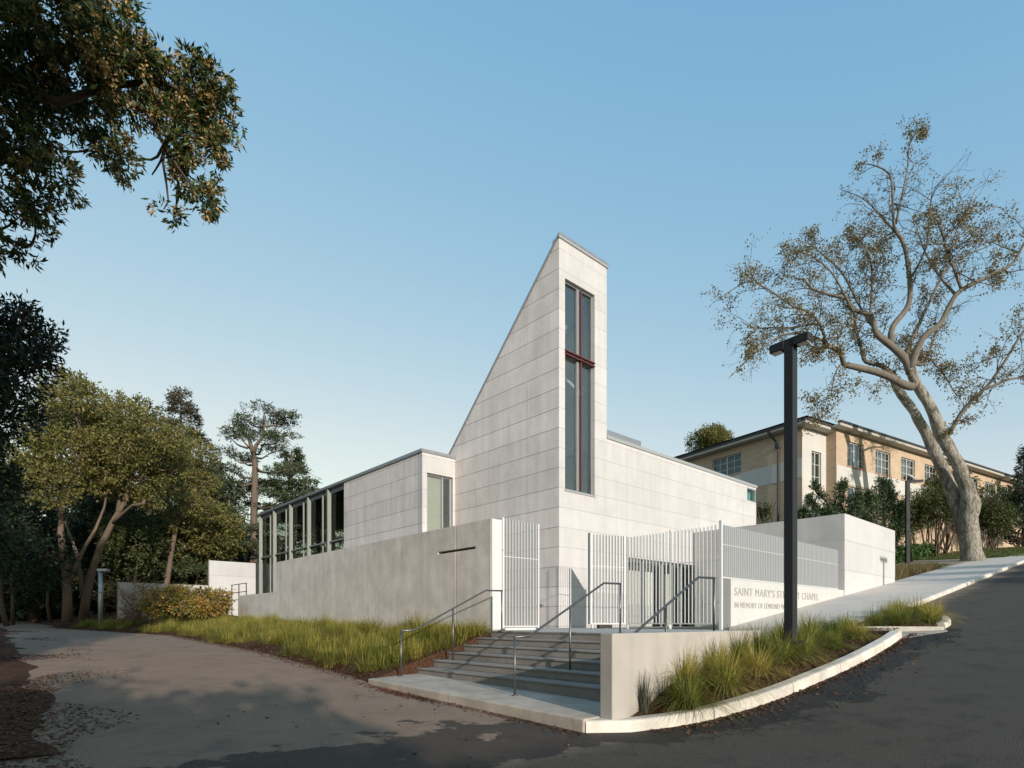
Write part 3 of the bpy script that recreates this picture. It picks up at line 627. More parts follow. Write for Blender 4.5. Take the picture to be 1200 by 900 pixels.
# raked metal roof edge
o = MB(); o.hexa([P(CA + s, CBB + b, zt(s) + dz) for dz in (-.02, .065) for s, b in ((-.05, -.05), (6.5, -.05), (6.5, 2.52), (-.05, 2.52))]); o.build('tower_roof', M['coping'], ch)
o = MB(); o.ab(CA - .045, CA - .006, CBB - .045, CBB + 2.51, TZ - .05, TZ + .08); o.build('tower_fascia', M['silver'], ch)
# cross window
def frame(o, b0, b1, z0, z1, w, a0, a1):
    o.ab(a0, a1, b0, b0 + w, z0, z1); o.ab(a0, a1, b1 - w, b1, z0, z1); o.ab(a0, a1, b0 + w, b1 - w, z0, z0 + w); o.ab(a0, a1, b0 + w, b1 - w, z1 - w, z1)
wn_ = MB(); frame(wn_, CBB + .262, CBB + 1.798, 5.722, 12.698, .055, CA + .11, CA + .19); wn_.ab(CA + .10, CA + .20, CBB + .97, CBB + 1.09, 5.78, 12.64); wn_.ab(CA + .10, CA + .20, CBB + .318, CBB + .968, 10.22, 10.34); wn_.ab(CA + .10, CA + .20, CBB + 1.092, CBB + 1.742, 10.22, 10.34)
wi = wn_.build('cross_window', M['alum'], ch)
for b0, b1 in ((.318, .968), (1.092, 1.742)):
    for z0, z1 in ((5.78, 10.218), (10.342, 12.64)):
        o = MB(); o.ab(CA + .145, CA + .155, CBB + b0, CBB + b1, z0, z1); o.build('pane', M['glass'], wi)
o = MB(); o.ab(CA + .02, CA + .098, CBB + 1.11, CBB + 1.15, 5.79, 12.60); o.ab(CA - .02, CA + .098, CBB + .265, CBB + 1.82, 10.315, 10.35); o.ab(CA - .02, CA + .098, CBB + .265, CBB + 1.82, 10.20, 10.235); o.build('red_cross', M['red'], wi)
o = MB(); o.ab(CA - .03, CA + .10, CBB + .25, CBB + 1.82, 5.66, 5.718); o.build('sill', M['silver'], wi)
o = MB(); o.tube([P(CA + .6, CBB + .5, 9), P(CA + 2.2, CBB + 1.9, 11.4)], .06, 8); o.tube([P(CA + .6, CBB + 1.8, 9.4), P(CA + 2.2, CBB + .5, 11.6)], .06, 8); o.build('inner_brace', M['interior'], ch)
# clerestory at the far corner
o = MB(); o.ab(CA + .12, CA + .14, CBB + 13.06, CBB + 13.98, 7.13, 7.75); cw = o.build('corner_window', M['aquaglass'], ch)
o = MB(); frame(o, CBB + 13.052, CBB + 13.985, 7.122, 7.758, .045, CA + .02, CA + .09); o.build('frame', M['silver'], cw)
o = MB(); o.ab(CA + .31, CA + .5, CBB + 12.9, CBB + 13.9, 7.0, 7.8); o.build('clerestory_backing', M['interior'], ch)
# wing
WA, WB = 18.79, 12.30
us = [0, .22, 1.44, 1.554]; zs = [.5, 3.2, 7.08, ZR - .02]
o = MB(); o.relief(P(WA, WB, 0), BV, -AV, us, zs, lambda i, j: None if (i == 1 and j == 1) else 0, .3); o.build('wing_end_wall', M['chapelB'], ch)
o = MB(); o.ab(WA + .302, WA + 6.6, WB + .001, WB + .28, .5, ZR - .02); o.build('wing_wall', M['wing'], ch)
o = MB(); o.ab(WA + .002, WA + .30, WB - .001, WB + .0005, .5, ZR - .02)
wm = MB(); frame(wm, WB + .222, WB + 1.438, 3.202, 7.078, .05, WA + .14, WA + .2); wm.ab(WA + .14, WA + .2, WB + 1.02, WB + 1.07, 3.26, 7.02); ww = wm.build('wing_window', M['silver'], ch)
o = MB(); o.ab(WA + .165, WA + .172, WB + .273, WB + 1.018, 3.26, 7.02); o.ab(WA + .165, WA + .172, WB + 1.072, WB + 1.386, 3.26, 7.02); o.build('pane', M['glass'], ww)
o = MB(); o.ab(WA + .26, WA + .28, WB + .26, WB + 1.05, 3.3, 7.0); o.build('blind', M['blind'], ww)
# roof sheets and copings
o = MB(); o.ab(CA + 6.5, WA + 18.4, CBB - 1.4, CBB + 13.7, ZR - .25, ZR - .06); o.ab(CA + .31, CA + 6.48, CBB + 2.6, CBB + 13.7, ZR - .25, ZR - .07); o.build('roof', M['roofing'], ch)
o = MB(); o.ab(WA - .04, WA + 18.5, WB - .06, WB + .32, ZR - .02, ZR + .10); o.ab(WA - .045, WA + .32, WB + .321, CBB - .003, ZR - .018, ZR + .102); o.build('wing_coping', M['coping'], ch)
o = MB(); o.ab(CA - .04, CA + .34, CBB + 2.462, CBB + 14.03, ZR + .002, ZR + .12); o.ab(CA + .341, CA + 12, CBB + 13.7, CBB + 14.03, ZR + .002, ZR + .12); o.build('court_coping', M['silver'], ch)
o = MB(); o.ab(CA + 1.2, CA + 8, CBB + 2.5, CBB + 6.2, ZR - .05, ZR + .95); o.build('roof_monitor', M['coping'], ch)
o = MB(); o.ab(CA + .31, CA + 10, CBB + 13.69, CBB + 13.99, .5, ZR); o.build('end_wall', M['block'], ch)
# glazed wing: fins, mullions, glass, transom, dark room behind
for i, s in enumerate((8.30, 10.70, 13.14, 15.6, 17.95)):
    o = MB(); o.ab(WA + s, WA + s + .10, WB - .03, WB + .16, .8, ZR - .03); o.build('fin', M['sage'], ch)
    if i < 4:
        o = MB(); o.ab(WA + s + .85, WA + s + .93, WB + .09, WB + .165, .8, ZR - .03); o.build('mullion', M['sage'], ch)
o = MB(); o.ab(WA + 6.64, WA + 18.0, WB + .17, WB + .185, .8, ZR - .04); o.build('curtain_glass', M['darkglass'], ch)
o = MB(); o.ab(WA + 6.62, WA + 17.94, WB + .05, WB + .15, 5.2, 5.27); o.build('transom', M['alum'], ch)
o = MB(); o.ab(WA + 6.65, WA + 18.0, WB + 7.2, WB + 7.4, .8, ZR - .3); o.build('hall_back_wall', M['dkint'], ch)
o = MB(); o.ab(WA + 6.605, WA + 6.64, WB + .30, WB + 7.2, .8, ZR - .26); o.build('hall_side_wall', M['dkint'], ch)
o = MB(); o.ab(WA + 6.65, WA + 18.0, WB + .2, WB + 7.2, 1.9, 2.0); o.build('hall_floor', M['floorint'], ch)
for i in range(5):
    o = MB(); o.tube([P(WA + 8 + 2.2 * i, WB + 3.2, 2), P(WA + 8 + 2.2 * i, WB + 3.2, ZR - .3)], .11, 10); o.build('hall_column', M['interior'], ch, True)
for i in range(4):
    o = MB(); o.ab(WA + 7.5 + 2.6 * i, WA + 9.3 + 2.6 * i, WB + 2.2, WB + 2.35, 2.0, 3.6); o.build('hall_screen', M['dkint'], ch)
# entrance recess
e0, e1 = CBB + 3.7, CBB + 10.4
o = MB(); o.ab(CA + 2.2, CA + 2.35, e0 - 1, e1 + 1, 1.1, 4.0); o.build('porch_back_wall', M['dkint'], ch)
o = MB(); o.ab(CA + .31, CA + 2.3, e0 - .3, e1 + .3, 3.74, 3.9); o.build('porch_ceiling', M['interior'], ch)
o = MB(); o.ab(CA - 1, CA + 2.3, CBB + .3, CBB + 14, 1.0, 1.12); o.build('porch_floor', M['plaza'], ch)
for i, (b0, b1, mt) in enumerate(((0.05, 1.2, 'interior'), (1.3, 2.5, 'frost'), (2.55, 3.3, 'interior'), (4.3, 4.75, 'blind'), (5.45, 5.75, 'frost'), (6.2, 6.6, 'blind'))):
    o = MB(); o.ab(CA + 1.2, CA + 1.26, e0 + b0, e0 + b1, 1.13, 3.73); o.build('porch_panel', M[mt], ch)
for b in (0.0, 1.22, 2.5, 3.25, 3.9, 4.8, 5.4, 6.0, 6.6):
    o = MB(); o.ab(CA + .22, CA + .29, e0 + b, e0 + b + .06, 1.13, 3.715); o.build('porch_mullion', M['silver'], ch)
o = MB(); o.ab(CA + .25, CA + .26, e0 + .07, e1 - .05, 1.14, 3.71); o.build('porch_glass', M['clearporch'], ch)
o = MB(); o.ab(CA + .7, CA + .9, CBB - .09, CBB - .002, 1.86, 1.93); bevel(o.build('step_light', M['alum'], ch), .004)

# far white walls at the left end of the chapel
o = MB(); o.ab(39, 39.3, 10.05, 18, .5, 5.10); tag(bevel(o.build('white_wall', M['block'])), 'white concrete wall beyond the glazed end of the chapel', 'wall')
o = MB(); o.ab(39, 39.28, 5.35, 10.0, .5, 3.55); tag(bevel(o.build('garden_wall', M['warm'])), 'low weathered concrete wall behind the reddish shrub', 'wall')
rl = thing('guard_rail', 'thin dark guard rail against the far white wall', 'railing', P(33, 10.2, 2))
for a in (31.6, 32.8, 34):
    o = MB(); o.tube([P(a, 9.9, 1.5), P(a, 9.9, 3.35)], .025, 6); o.build('post', M['darksteel'], rl)
o = MB()
for z in (2.5, 2.9, 3.33): o.tube([P(31.5, 9.9, z), P(34.1, 9.9, z)], .02, 6)
o.build('rail', M['darksteel'], rl)

# ------------------------------------------------------------------ street lamps
def rot_box(o, c, d, l, w, h, z):
    d = np.array(d) / np.linalg.norm(d); e = np.cross(ZV, d)
    o.box(np.array((c[0], c[1], z)) - d * l / 2 - e * w / 2, d * l, e * w, ZV * h)
def street_lamp(c, z0, z1, label, double=True, w=.15, d=(.743, .669, 0), L=.36):
    d = np.array(d); r = thing('street_lamp', label, 'street lamp', (c[0], c[1], z0), 'square dark street lamps')
    o = MB(); rot_box(o, c, d, w, w, z1 - z0 + .4, z0 - .4); bevel(o.build('pole', M['darksteel'], r), .006)
    o = MB(); rot_box(o, c, d, .30, .30, .03, z0); o.build('base_plate', M['darksteel'], r)
    e = np.cross(ZV, d); e = e / np.linalg.norm(e)
    for sgn in ((1, -1) if double else (-1,)):
        k = np.array((c[0], c[1], 0)) + e * sgn * (w / 2 + L / 2 + .002)
        o = MB(); rot_box(o, k, e, L, w + .02, .135, z1 - .14); hd = bevel(o.build('lamp_head', M['darksteel'], r), .006)
        o = MB(); rot_box(o, k + e * sgn * .02, e, L - .08, w - .02, .012, z1 - .153); o.build('lens', M['lens'], hd)
    return r
LP = np.array(W(926.5, 745, 9.6)); street_lamp((LP[0], LP[1]), 1.0, EYE + (728 - 398) / F * 9.6, 'tall dark square street lamp with two heads in the grassy bed', True, .152, (.80, .60, 0), .245)
LF = np.array(W(1063.5, 662, 35)); street_lamp((LF[0], LF[1]), G(10.2, 41), EYE + (728 - 563) / F * 35, 'slim dark street lamp with one head beside the plane tree', False, .2, (.2, .98, 0), .72)
sp = np.array((14 + .535 * 14, 22.4 - .845 * 14)); street_lamp(sp, 2.3, 7.4, 'dark street lamp across the hill road', True, .15, AV)
pl = np.array(P(36, 4.2, 0)); r = thing('path_lamp', 'slender grey path lamp under the left trees', 'street lamp', (pl[0], pl[1], 1.2))
o = MB(); o.tube([(pl[0], pl[1], .8), (pl[0], pl[1], 3.9)], .10, 8); o.build('pole', M['alum'], r, True)
o = MB(); o.box((pl[0] - .1, pl[1] - .12, 3.9), (.5, 0, 0), (0, .24, 0), (0, 0, .12)); o.build('lamp_head', M['alum'], r)

# ------------------------------------------------------------------ brick building
BU = np.array((.853, .521, 0)); BA = np.array((-.5255, .851, 0)); C0 = np.array((18.0, 36.0, 0))
bb = thing('brick_building', 'two storey buff brick building with white bands and deep eaves', 'building', (18, 36, 4))
def fc(u, v, z): return C0 + BU * u + BA * v + ZV * z
EZ = EYE + 12.05
# left gable-side face
wl = [(4.4, 6.8, EYE + 10.2, EYE + 11.6), (13.0, 14.6, EYE + 10.2, EYE + 11.6), (9.4, 10.7, EYE + 10.2, EYE + 11.6)]
def facade(O, U, Nn, L, wins, name, z0, z1, T=.35, mat='brick'):
    us = sorted({0, L, *[w[0] for w in wins], *[w[1] for w in wins]}); zs = sorted({z0, z1, *[w[2] for w in wins], *[w[3] for w in wins]})
    def dp(i, j):
        um, zm = (us[i] + us[i + 1]) / 2, (zs[j] + zs[j + 1]) / 2
        return None if any(w[0] < um < w[1] and w[2] < zm < w[3] for w in wins) else 0
    o = MB(); o.relief(O, U, Nn, us, zs, dp, T); o.build(name, M[mat], bb)
def window(O, U, Nn, w, nx=4, nz=3, awn=False):
    u0, u1, z0, z1 = w; p = lambda u, z, d: O + U * u + ZV * z - Nn * d
    o = MB(); t = .07
    bar = lambda ua, ub, za, zb, d=.10, dd=.06: o.box(p(ua, za, d), U * (ub - ua), -Nn * dd, ZV * (zb - za))
    bar(u0 + .002, u0 + t, z0 + .002, z1 - .002); bar(u1 - t, u1 - .002, z0 + .002, z1 - .002); bar(u0 + t, u1 - t, z0 + .002, z0 + t); bar(u0 + t, u1 - t, z1 - t, z1 - .002)
    for i in range(1, nx):
        c = u0 + (u1 - u0) * i / nx; wd_ = .05 if i * 2 == nx else .022; bar(c - wd_, c + wd_, z0 + t, z1 - t, .11, .04)
    for j in range(1, nz):
        c = z0 + (z1 - z0) * j / nz; bar(u0 + t, u1 - t, c - .02, c + .02, .115, .03)
    f_ = o.build('window', M['winframe'], bb)
    o = MB(); o.box(p(u0 + t, z0 + t, .14), U * (u1 - u0 - 2 * t), -Nn * .008, ZV * (z1 - z0 - 2 * t)); o.build('pane', M['skyglass'], f_)
    o = MB(); o.box(p(u0 - .05, z0 - .09, -.05), U * (u1 - u0 + .1), -Nn * .15, ZV * .088); o.build('sill', M['sill'], f_)
    o = MB(); o.box(p(u0 - .1, z0 - .2, .37), U * (u1 - u0 + .2), -Nn * .03, ZV * (z1 - z0 + .4)); o.build('curtain', M['blind'] if random.random() < .6 else M['dkint'], f_)
    if awn:
        o = MB(); m = (u0 + u1) / 2 + .1; q = [p(m, z0 + .5, .08), p(u1 - t, z0 + .5, .08), p(u1 - t, z0 + .12, -.35), p(m, z0 + .12, -.35)]
        o.prism(q, -Nn * .04); o.build('open_sash', M['winframe'], f_)
facade(fc(0, 0, 0), BA, -BU, 40, wl, 'side_wall', 1.0, EZ - .02)
for w in wl: window(fc(0, 0, 0), BA, -BU, w)
o = MB(); o.box(fc(-.02, .0, EYE + 8.95), BA * 40, BU * .018, ZV * 1.2); o.build('stucco_band', M['stucco'], bb)
# stucco bay
o = MB(); o.relief(fc(0, -.002, 0), BU, -BA, [.02, 1.0, 2.05, 2.62], [1.0, EYE + 5.2, EYE + 7.5, EYE + 8.4, EYE + 10.75, EZ - .02], lambda i, j: None if i == 1 and j in (1, 3) else 0, .3); o.build('stair_bay_wall', M['stucco'], bb)
for z0, z1 in ((5.2, 7.5), (8.4, 10.75)): window(fc(0, 0, 0), BU, -BA, (1.0, 2.05, EYE + z0, EYE + z1), 2, 3)
# main wing
MO = fc(2.62, -.65, 0); ML = 30.0; mw = []
for i in range(8):
    u = 1.25 + 3.46 * i
    mw += [(u, u + 1.98, EYE + 10.05, EYE + 11.65), (u, u + 1.98, EYE + 7.05, EYE + 8.75)]
facade(MO, BU, -BA, ML, mw, 'main_wall', 1.0, EZ + .12)
for i, w in enumerate(mw): window(MO, BU, -BA, w, 4, 3, i == 4)
o = MB(); o.box(fc(2.602, -.65, 1.0), BA * .646, BU * .016, ZV * (EZ - .9)); o.build('return_wall', M['brick'], bb)
o = MB(); o.box(MO - BA * .02 + ZV * (EYE + 8.85), BU * ML, BA * .018, ZV * 1.1); o.build('stucco_band', M['stucco'], bb)
# eaves and roof
def eave(O, U, Nn, L, z, d=.62, s0=.62):
    o = MB(); o.box(O - U * s0 + Nn * d + ZV * z, U * (L + s0), -Nn * (d + .3), ZV * .10); o.build('soffit', M['soffit'], bb)
    o = MB(); o.box(O - U * s0 + Nn * (d + .02) + ZV * (z + .03), U * (L + s0), -Nn * .10, ZV * .13); o.build('fascia', M['soffit'], bb)
    o = MB(); o.box(O - U * s0 + Nn * (d + .10) + ZV * (z + .162), U * (L + s0), -Nn * .26, ZV * .12); o.build('gutter', M['darkroof'], bb)
eave(fc(0, 0, 0), BA, -BU, 40, EZ); eave(fc(0, -.002, 0), BU, -BA, 2.6, EZ + .004, .62, .61); eave(MO, BU, -BA, ML, EZ + .14, .58, .62)
o = MB(); o.add([fc(-.8, -.8, EZ + .34), fc(33, -.8, EZ + .34), fc(33, 11, EZ + .36), fc(-.8, 11, EZ + .36), fc(4, 5, EZ + 1.0), fc(30, 5, EZ + 1.0)], [(0, 1, 5, 4), (1, 2, 5), (2, 3, 4, 5), (3, 0, 4)])
o.add([fc(-.8, 10.9, EZ + .34), fc(11, 10.9, EZ + .34), fc(11, 41, EZ + .34), fc(-.8, 41, EZ + .34), fc(5, 10.9, EZ + .9), fc(5, 41, EZ + .9)], [(0, 4, 5, 3), (1, 2, 5, 4), (2, 3, 5)])
o.build('roof', M['darkroof'], bb)
o = MB(); o.tube([fc(-.75, 1.9, EZ + .2), fc(-.5, 1.7, EZ - .25), fc(-.12, 1.55, EZ - .7), fc(-.12, 1.55, 3)], .075, 8); o.box(fc(-.28, 1.4, EZ - .95), BA * .3, BU * .26, ZV * .3); o.build('downpipe', M['darkroof'], bb)
o = MB(); o.box(fc(33, -.6, 1), BA * 12, BU * .3, ZV * (EZ - .9)); o.build('end_wall', M['brick'], bb)

# small house far up the road
hs = thing('small_house', 'low pale house with a brown roof far up the road', 'house', (46, 52, 6))
o = MB(); o.box((42.5, 50, 5.0), (12, 2, 0), (-1, 6, 0), (0, 0, 2.4)); o.build('wall', M['stucco'], hs)
o = MB(); o.box((41.8, 49.4, 7.4), (13.4, 2.2, 0), (-.5, 3.6, .9), (0, 0, .15)); o.build('roof', M['brownwalk'], hs)
o = MB(); o.box((43.4, 50.1, 5.0), (2.6, .43, 0), (.01, -.06, 0), (0, 0, 2.0)); o.build('garage_door', M['dkint'], hs)

# ------------------------------------------------------------------ foliage tools
def unit(v): return v / (np.linalg.norm(v, axis=-1, keepdims=True) + 1e-9)
def leaf_quads(base, dirs, L, Wd, rng=RNG):
    n = len(base); side = unit(np.cross(dirs, rng.normal(size=(n, 3)))); L = np.broadcast_to(L, (n,))[:, None]; Wd = np.broadcast_to(Wd, (n,))[:, None]
    mid = base + dirs * L * .45
    return np.stack((base, mid + side * Wd * .5, base + dirs * L, mid - side * Wd * .5), 1)
def leaf_obj(name, Q, mat, parent, rnd=None):
    n = len(Q); return mesh_obj(name, Q.reshape(-1, 3), np.arange(4 * n).reshape(n, 4), mat, parent, rnd=RNG.random(n) if rnd is None else rnd)
def sprays(C, D, k, L, Wd, spread=.7, jit=.05):
    n = len(C); base = np.repeat(C, k, 0) + RNG.normal(size=(n * k, 3)) * jit; d = unit(np.repeat(D, k, 0) + RNG.normal(size=(n * k, 3)) * spread)
    return leaf_quads(base, d, L * RNG.uniform(.65, 1.15, n * k), Wd * RNG.uniform(.7, 1.15, n * k))
def lobe_points(lobes, density, inner=.45, flat=1.0):
    """lobes: (centre, radius) ; returns tip points and outward directions, clumped"""
    Cs = []; Ds = []
    for c, r in lobes:
        r3 = np.array(r if hasattr(r, '__len__') else (r, r, r * flat), dtype=float)
        n = max(6, int(density * (r3[0] * r3[1] * r3[2]) ** (2 / 3)))
        u = unit(RNG.normal(size=(n, 3))); rad = RNG.uniform(inner ** 2, 1.08, n) ** .5
        Cs.append(np.asarray(c) + u * r3 * rad[:, None]); Ds.append(unit(u / r3 * r3.mean() + RNG.normal(size=(n, 3)) * .35))
    return np.concatenate(Cs), np.concatenate(Ds)
def limb(p, q, n=6, wob=.08, sag=0.0):
    p, q = np.asarray(p, dtype=float), np.asarray(q, dtype=float); L = np.linalg.norm(q - p); out = []
    w1, w2 = RNG.normal(size=3) * wob * L, RNG.normal(size=3) * wob * L
    for i in range(n + 1):
        t = i / n; out.append(p + (q - p) * t + w1 * math.sin(math.pi * t) * .7 + w2 * math.sin(2 * math.pi * t) * .35 + ZV * sag * math.sin(math.pi * t))
    return out
def taper(r0, r1, n): return [r0 + (r1 - r0) * (i / (n - 1)) ** .85 for i in range(n)]

# ------------------------------------------------------------------ plane tree
TB = np.array((26.9, 34.0)); TG = EYE + (728 - 659) / F * 34
pt = thing('plane_tree', 'large leaning plane tree with mottled twin trunk and sparse brown leaves', 'tree', (TB[0], TB[1], TG))
def px_path(pts, y0, y1): 
    n = len(pts); return [W(x, y, 34 + y0 + (y1 - y0) * i / max(1, n - 1)) for i, (x, y) in enumerate(pts)]
tr = MB()
tr.tube(*knobbly(px_path([(1140, 664), (1139, 656), (1138, 645), (1136, 625), (1135, 606), (1137, 592), (1135, 578), (1130, 563), (1122.6, 544), (1112, 525), (1102, 507), (1091, 478), (1080, 460), (1072, 447), (1067, 432)], 0, -.6),
        [.84, .62, .54, .49, .47, .51, .41, .36, .325, .315, .335, .28, .26, .25, .245], .25, .10), 16)
tr.tube(*knobbly(px_path([(1132, 632), (1126, 608), (1118, 582), (1110, 562), (1102, 544), (1093, 525), (1085, 507), (1076, 492), (1068, 478), (1056, 462), (1048, 446), (1045, 436)], .3, 1.9), [.34, .36, .36, .33, .33, .30, .28, .265, .245, .245, .22, .2], .25, .12, 4), 14)
tr.tube(px_path([(1132, 590), (1140, 586), (1144, 583)], -.1, -.5), [.3, .27, .12], 10); tr.tube(px_path([(1098, 500), (1104, 497), (1108, 495)], -.3, -.6), [.3, .22, .08], 8)
trk = tr.build('trunk', M['palebark'], pt, True)
limbs = [  # pixel path, depth drift, start radius, end radius
    ([(1069, 453), (1060, 451), (1034, 438), (1003, 430), (989, 426), (986, 415), (978, 408), (966, 405)], -.6, -2.2, .27, .14),
    ([(966, 405), (966, 394), (960, 378), (945, 364), (931, 360), (915, 349), (895, 336), (875, 330), (861, 338), (849, 345)], -2.2, -4.0, .12, .02),
    ([(961, 381), (954, 379), (929, 384), (898, 384), (882, 384), (868, 376)], -2.3, -1.2, .09, .02),
    ([(966, 400), (940, 391), (922, 392), (908, 397), (887, 412), (870, 428), (854, 443)], -2.2, -4.6, .09, .02),
    ([(984, 428), (978, 440), (973, 464), (962, 470), (954, 476)], -1.5, -2.8, .06, .02),
    ([(1050, 445), (1034, 429), (1015, 424), (1010, 410), (1003, 387), (1001, 370), (994, 350)], 1.2, 3.2, .20, .06),
    ([(1067, 437), (1059, 419), (1041, 403), (1027, 391), (1024, 377), (1020, 369), (1001, 363), (992, 350), (975, 346), (952, 339), (943, 328), (931, 326)], -.6, -.2, .25, .04),
    ([(1020, 369), (1022, 338), (1020, 303), (1008, 282), (994, 270)], -.3, 1.0, .11, .02),
    ([(1044, 405), (1046, 383), (1065, 356), (1065, 317), (1059, 286), (1048, 266), (1046, 231), (1042, 204), (1022, 193), (1005, 192)], -.5, .8, .22, .02),
    ([(1050, 262), (1058, 225), (1063, 200), (1067, 165), (1080, 154), (1089, 149)], .5, 1.3, .08, .015),
    ([(1067, 434), (1071, 418), (1083, 394), (1102, 379), (1120, 346), (1141, 332), (1168, 320), (1188, 307), (1200, 285), (1216, 255)], -.6, -2.4, .25, .05),
    ([(1120, 346), (1098, 320), (1083, 293), (1076, 272)], -1.2, 0, .09, .02),
    ([(1127, 341), (1110, 293), (1098, 258), (1086, 245)], -1.4, -3, .09, .02),
    ([(1112, 300), (1122, 268), (1133, 243), (1149, 227)], -2, -2.6, .06, .015),
    ([(1071, 425), (1083, 425), (1098, 387), (1106, 366)], -.6, 2.4, .12, .03),
    ([(1060, 425), (1068, 400), (1090, 352), (1108, 318), (1130, 300), (1160, 288)], .6, 4.4, .16, .03),
    ([(1108, 510), (1113, 507), (1127, 483), (1144, 465), (1159, 450), (1176, 426), (1198, 390), (1214, 372)], -.3, -3.2, .17, .04),
    ([(1155, 456), (1178, 446), (1200, 441), (1222, 430)], -1.5, -1.0, .09, .03),
    ([(1090, 420), (1108, 442), (1122, 464), (1135, 462)], 1.0, .6, .06, .02),
    ([(1040, 400), (1015, 372), (988, 322), (966, 300), (948, 285)], 1.5, 3.6, .12, .02),
    ([(1056, 280), (1030, 250), (1010, 232), (985, 222)], .3, 2.4, .08, .015),
    ([(1000, 365), (975, 320), (950, 300), (925, 290)], -1, -3, .08, .015),
    ([(1065, 330), (1085, 290), (1092, 230), (1108, 205)], .4, -2, .08, .015),
]
br = MB(); tips = []
for pts, y0, y1, r0, r1 in limbs:
    w = px_path(pts, y0, y1); br.tube(*knobbly(w, taper(r0 * .86, r1 * .86, len(w)), .3, .16, r0 * 50), 8)
    seg = len(w) - 1
    for i in range(seg):
        t = (i + .5) / seg; r = r0 + (r1 - r0) * t
        n = max(1, int(np.linalg.norm(w[i + 1] - w[i]) / (.42 if r < .13 else .95)))
        for k in range(n):
            if r > .2 and random.random() < .7: continue
            p = w[i] + (w[i + 1] - w[i]) * random.random(); d = unit(w[i + 1] - w[i] + RNG.normal(size=3) * np.linalg.norm(w[i + 1] - w[i]) * 1.1 + ZV * .15)
            tips.append((p, d, random.uniform(1.0, 2.2) * (.6 + .6 * (.04 < r < .12)), min(.04, r * .45)))
            if p[2] > 26.5 or p[0] < 13: tips[-1] = (p, d, tips[-1][2] * .55, tips[-1][3])
br.build('limbs', M['limbbark'], pt, True)
tw = MB(); lc = []; ld = []
def grow(p, d, L, r, lvl):
    n = 4; pts = [p]; q = np.array(p)
    for i in range(n):
        d = unit(d + RNG.normal(size=3) * .22 + ZV * (.05 if lvl == 0 else -.06)); q = q + d * L / n; pts.append(q)
        if lvl < 2 and random.random() < (.9 if lvl == 0 else .6):
            grow(q, unit(d + RNG.normal(size=3) * .7), L * random.uniform(.35, .6), r * .55, lvl + 1)
        if lvl >= 1 or i >= 2:
            for _ in range(2 if lvl else 1): lc.append(q + RNG.normal(size=3) * .10); ld.append(unit(d + RNG.normal(size=3)))
    tw.tube(pts, taper(r, max(.006, r * .3), len(pts)), 3, False)
for t in tips: grow(*t, 0)
tw.build('twigs', M['twig'], pt)
lc = np.array(lc); ld = np.array(ld)
keep = mn.noise; dens = np.array([mn.noise(Vector(p * .33)) for p in lc]); sel = RNG.random(len(lc)) < np.clip(.31 + dens * 1.5, .03, .8)
leaf_obj('crown', sprays(lc[sel], ld[sel], 3, .135, .085, .9, .11), M['plane_leaf'], pt)

# ------------------------------------------------------------------ generic broadleaf
def broadleaf(name, label, base, stems, lobes, leaf, barkm, k=7, L=.2, Wd=.09, dens=46, group=None, cat='tree', r0=.26, twigs=True, inner=.45, spread=.75):
    r = thing(name, label, cat, tuple(base), group); o = MB()
    for s in stems:
        pts, ra, rb = s; o.tube(pts, taper(ra, rb, len(pts)), 9)
    ends = [np.asarray(s[0][-1]) for s in stems]
    if twigs:
        for c, rr in lobes:
            rr = rr if not hasattr(rr, '__len__') else max(rr)
            e = min(ends, key=lambda q: np.linalg.norm(q - np.asarray(c))); o.tube(limb(e, c, 5, .10), taper(.09, .03, 6), 6)
            for _ in range(5): o.tube(limb(c, np.asarray(c) + unit(RNG.normal(size=3)) * rr * .8, 3, .1), taper(.03, .01, 4), 4, False)
    o.build('trunk', M[barkm], r, True)
    C, D = lobe_points(lobes, dens, inner); leaf_obj('crown', sprays(C, D, k, L, Wd, spread, L * .5), M[leaf], r); return r
def px_lobes(l, Y, dy=1.5, sq=.8):
    out = []
    for x, y, rp in l:
        Yi = Y + random.uniform(-dy, dy); rr = rp * Yi / F; out.append((W(x, y, Yi), (rr, rr * 1.15, rr * sq)))
    return out
def px_stem(pts, Y0, Y1, ra, rb):
    n = len(pts); return ([W(x, y, Y0 + (Y1 - Y0) * i / (n - 1)) for i, (x, y) in enumerate(pts)], ra, rb)

# near evergreen that leans in from the left, in bloom
nt_t = thing('flowering_evergreen', 'near evergreen tree with tan blossom overhanging the lane from the left', 'tree', (-13.2, 6.5, .3))
o = MB(); tb = [(-13.2, 6.5, 0), (-13.0, 6.7, 2.0), (-12.6, 7.0, 4.2), (-11.8, 7.5, 6.3)]; o.tube(tb, [.42, .33, .28, .24], 12)
nb = [([tb[3], W(-40, 190, 8.6), W(10, 182, 8.9), W(40, 195, 9), W(60, 170, 9)], .15, .05), ([tb[3], W(-80, 120, 8.6), W(10, 100, 8.6), W(70, 60, 9), W(130, 40, 9.2)], .17, .04),
      ([W(10, 100, 8.6), W(70, 120, 8.6), W(130, 100, 8.8), W(175, 135, 8.9), W(192, 170, 9)], .08, .02), ([W(130, 100, 8.8), W(190, 95, 9), W(240, 120, 9.2)], .05, .015), ([tb[2], W(-60, 330, 9), W(-10, 270, 9.2), W(30, 290, 9.2)], .10, .02), ([tb[3], W(-150, 0, 9), W(-60, -80, 9.5)], .16, .05), ([tb[2], (-14.5, 9, 6), (-15, 11, 8)], .14, .05)]
for q, ra, rb in nb: o.tube(q, taper(ra, rb, len(q)), 8)
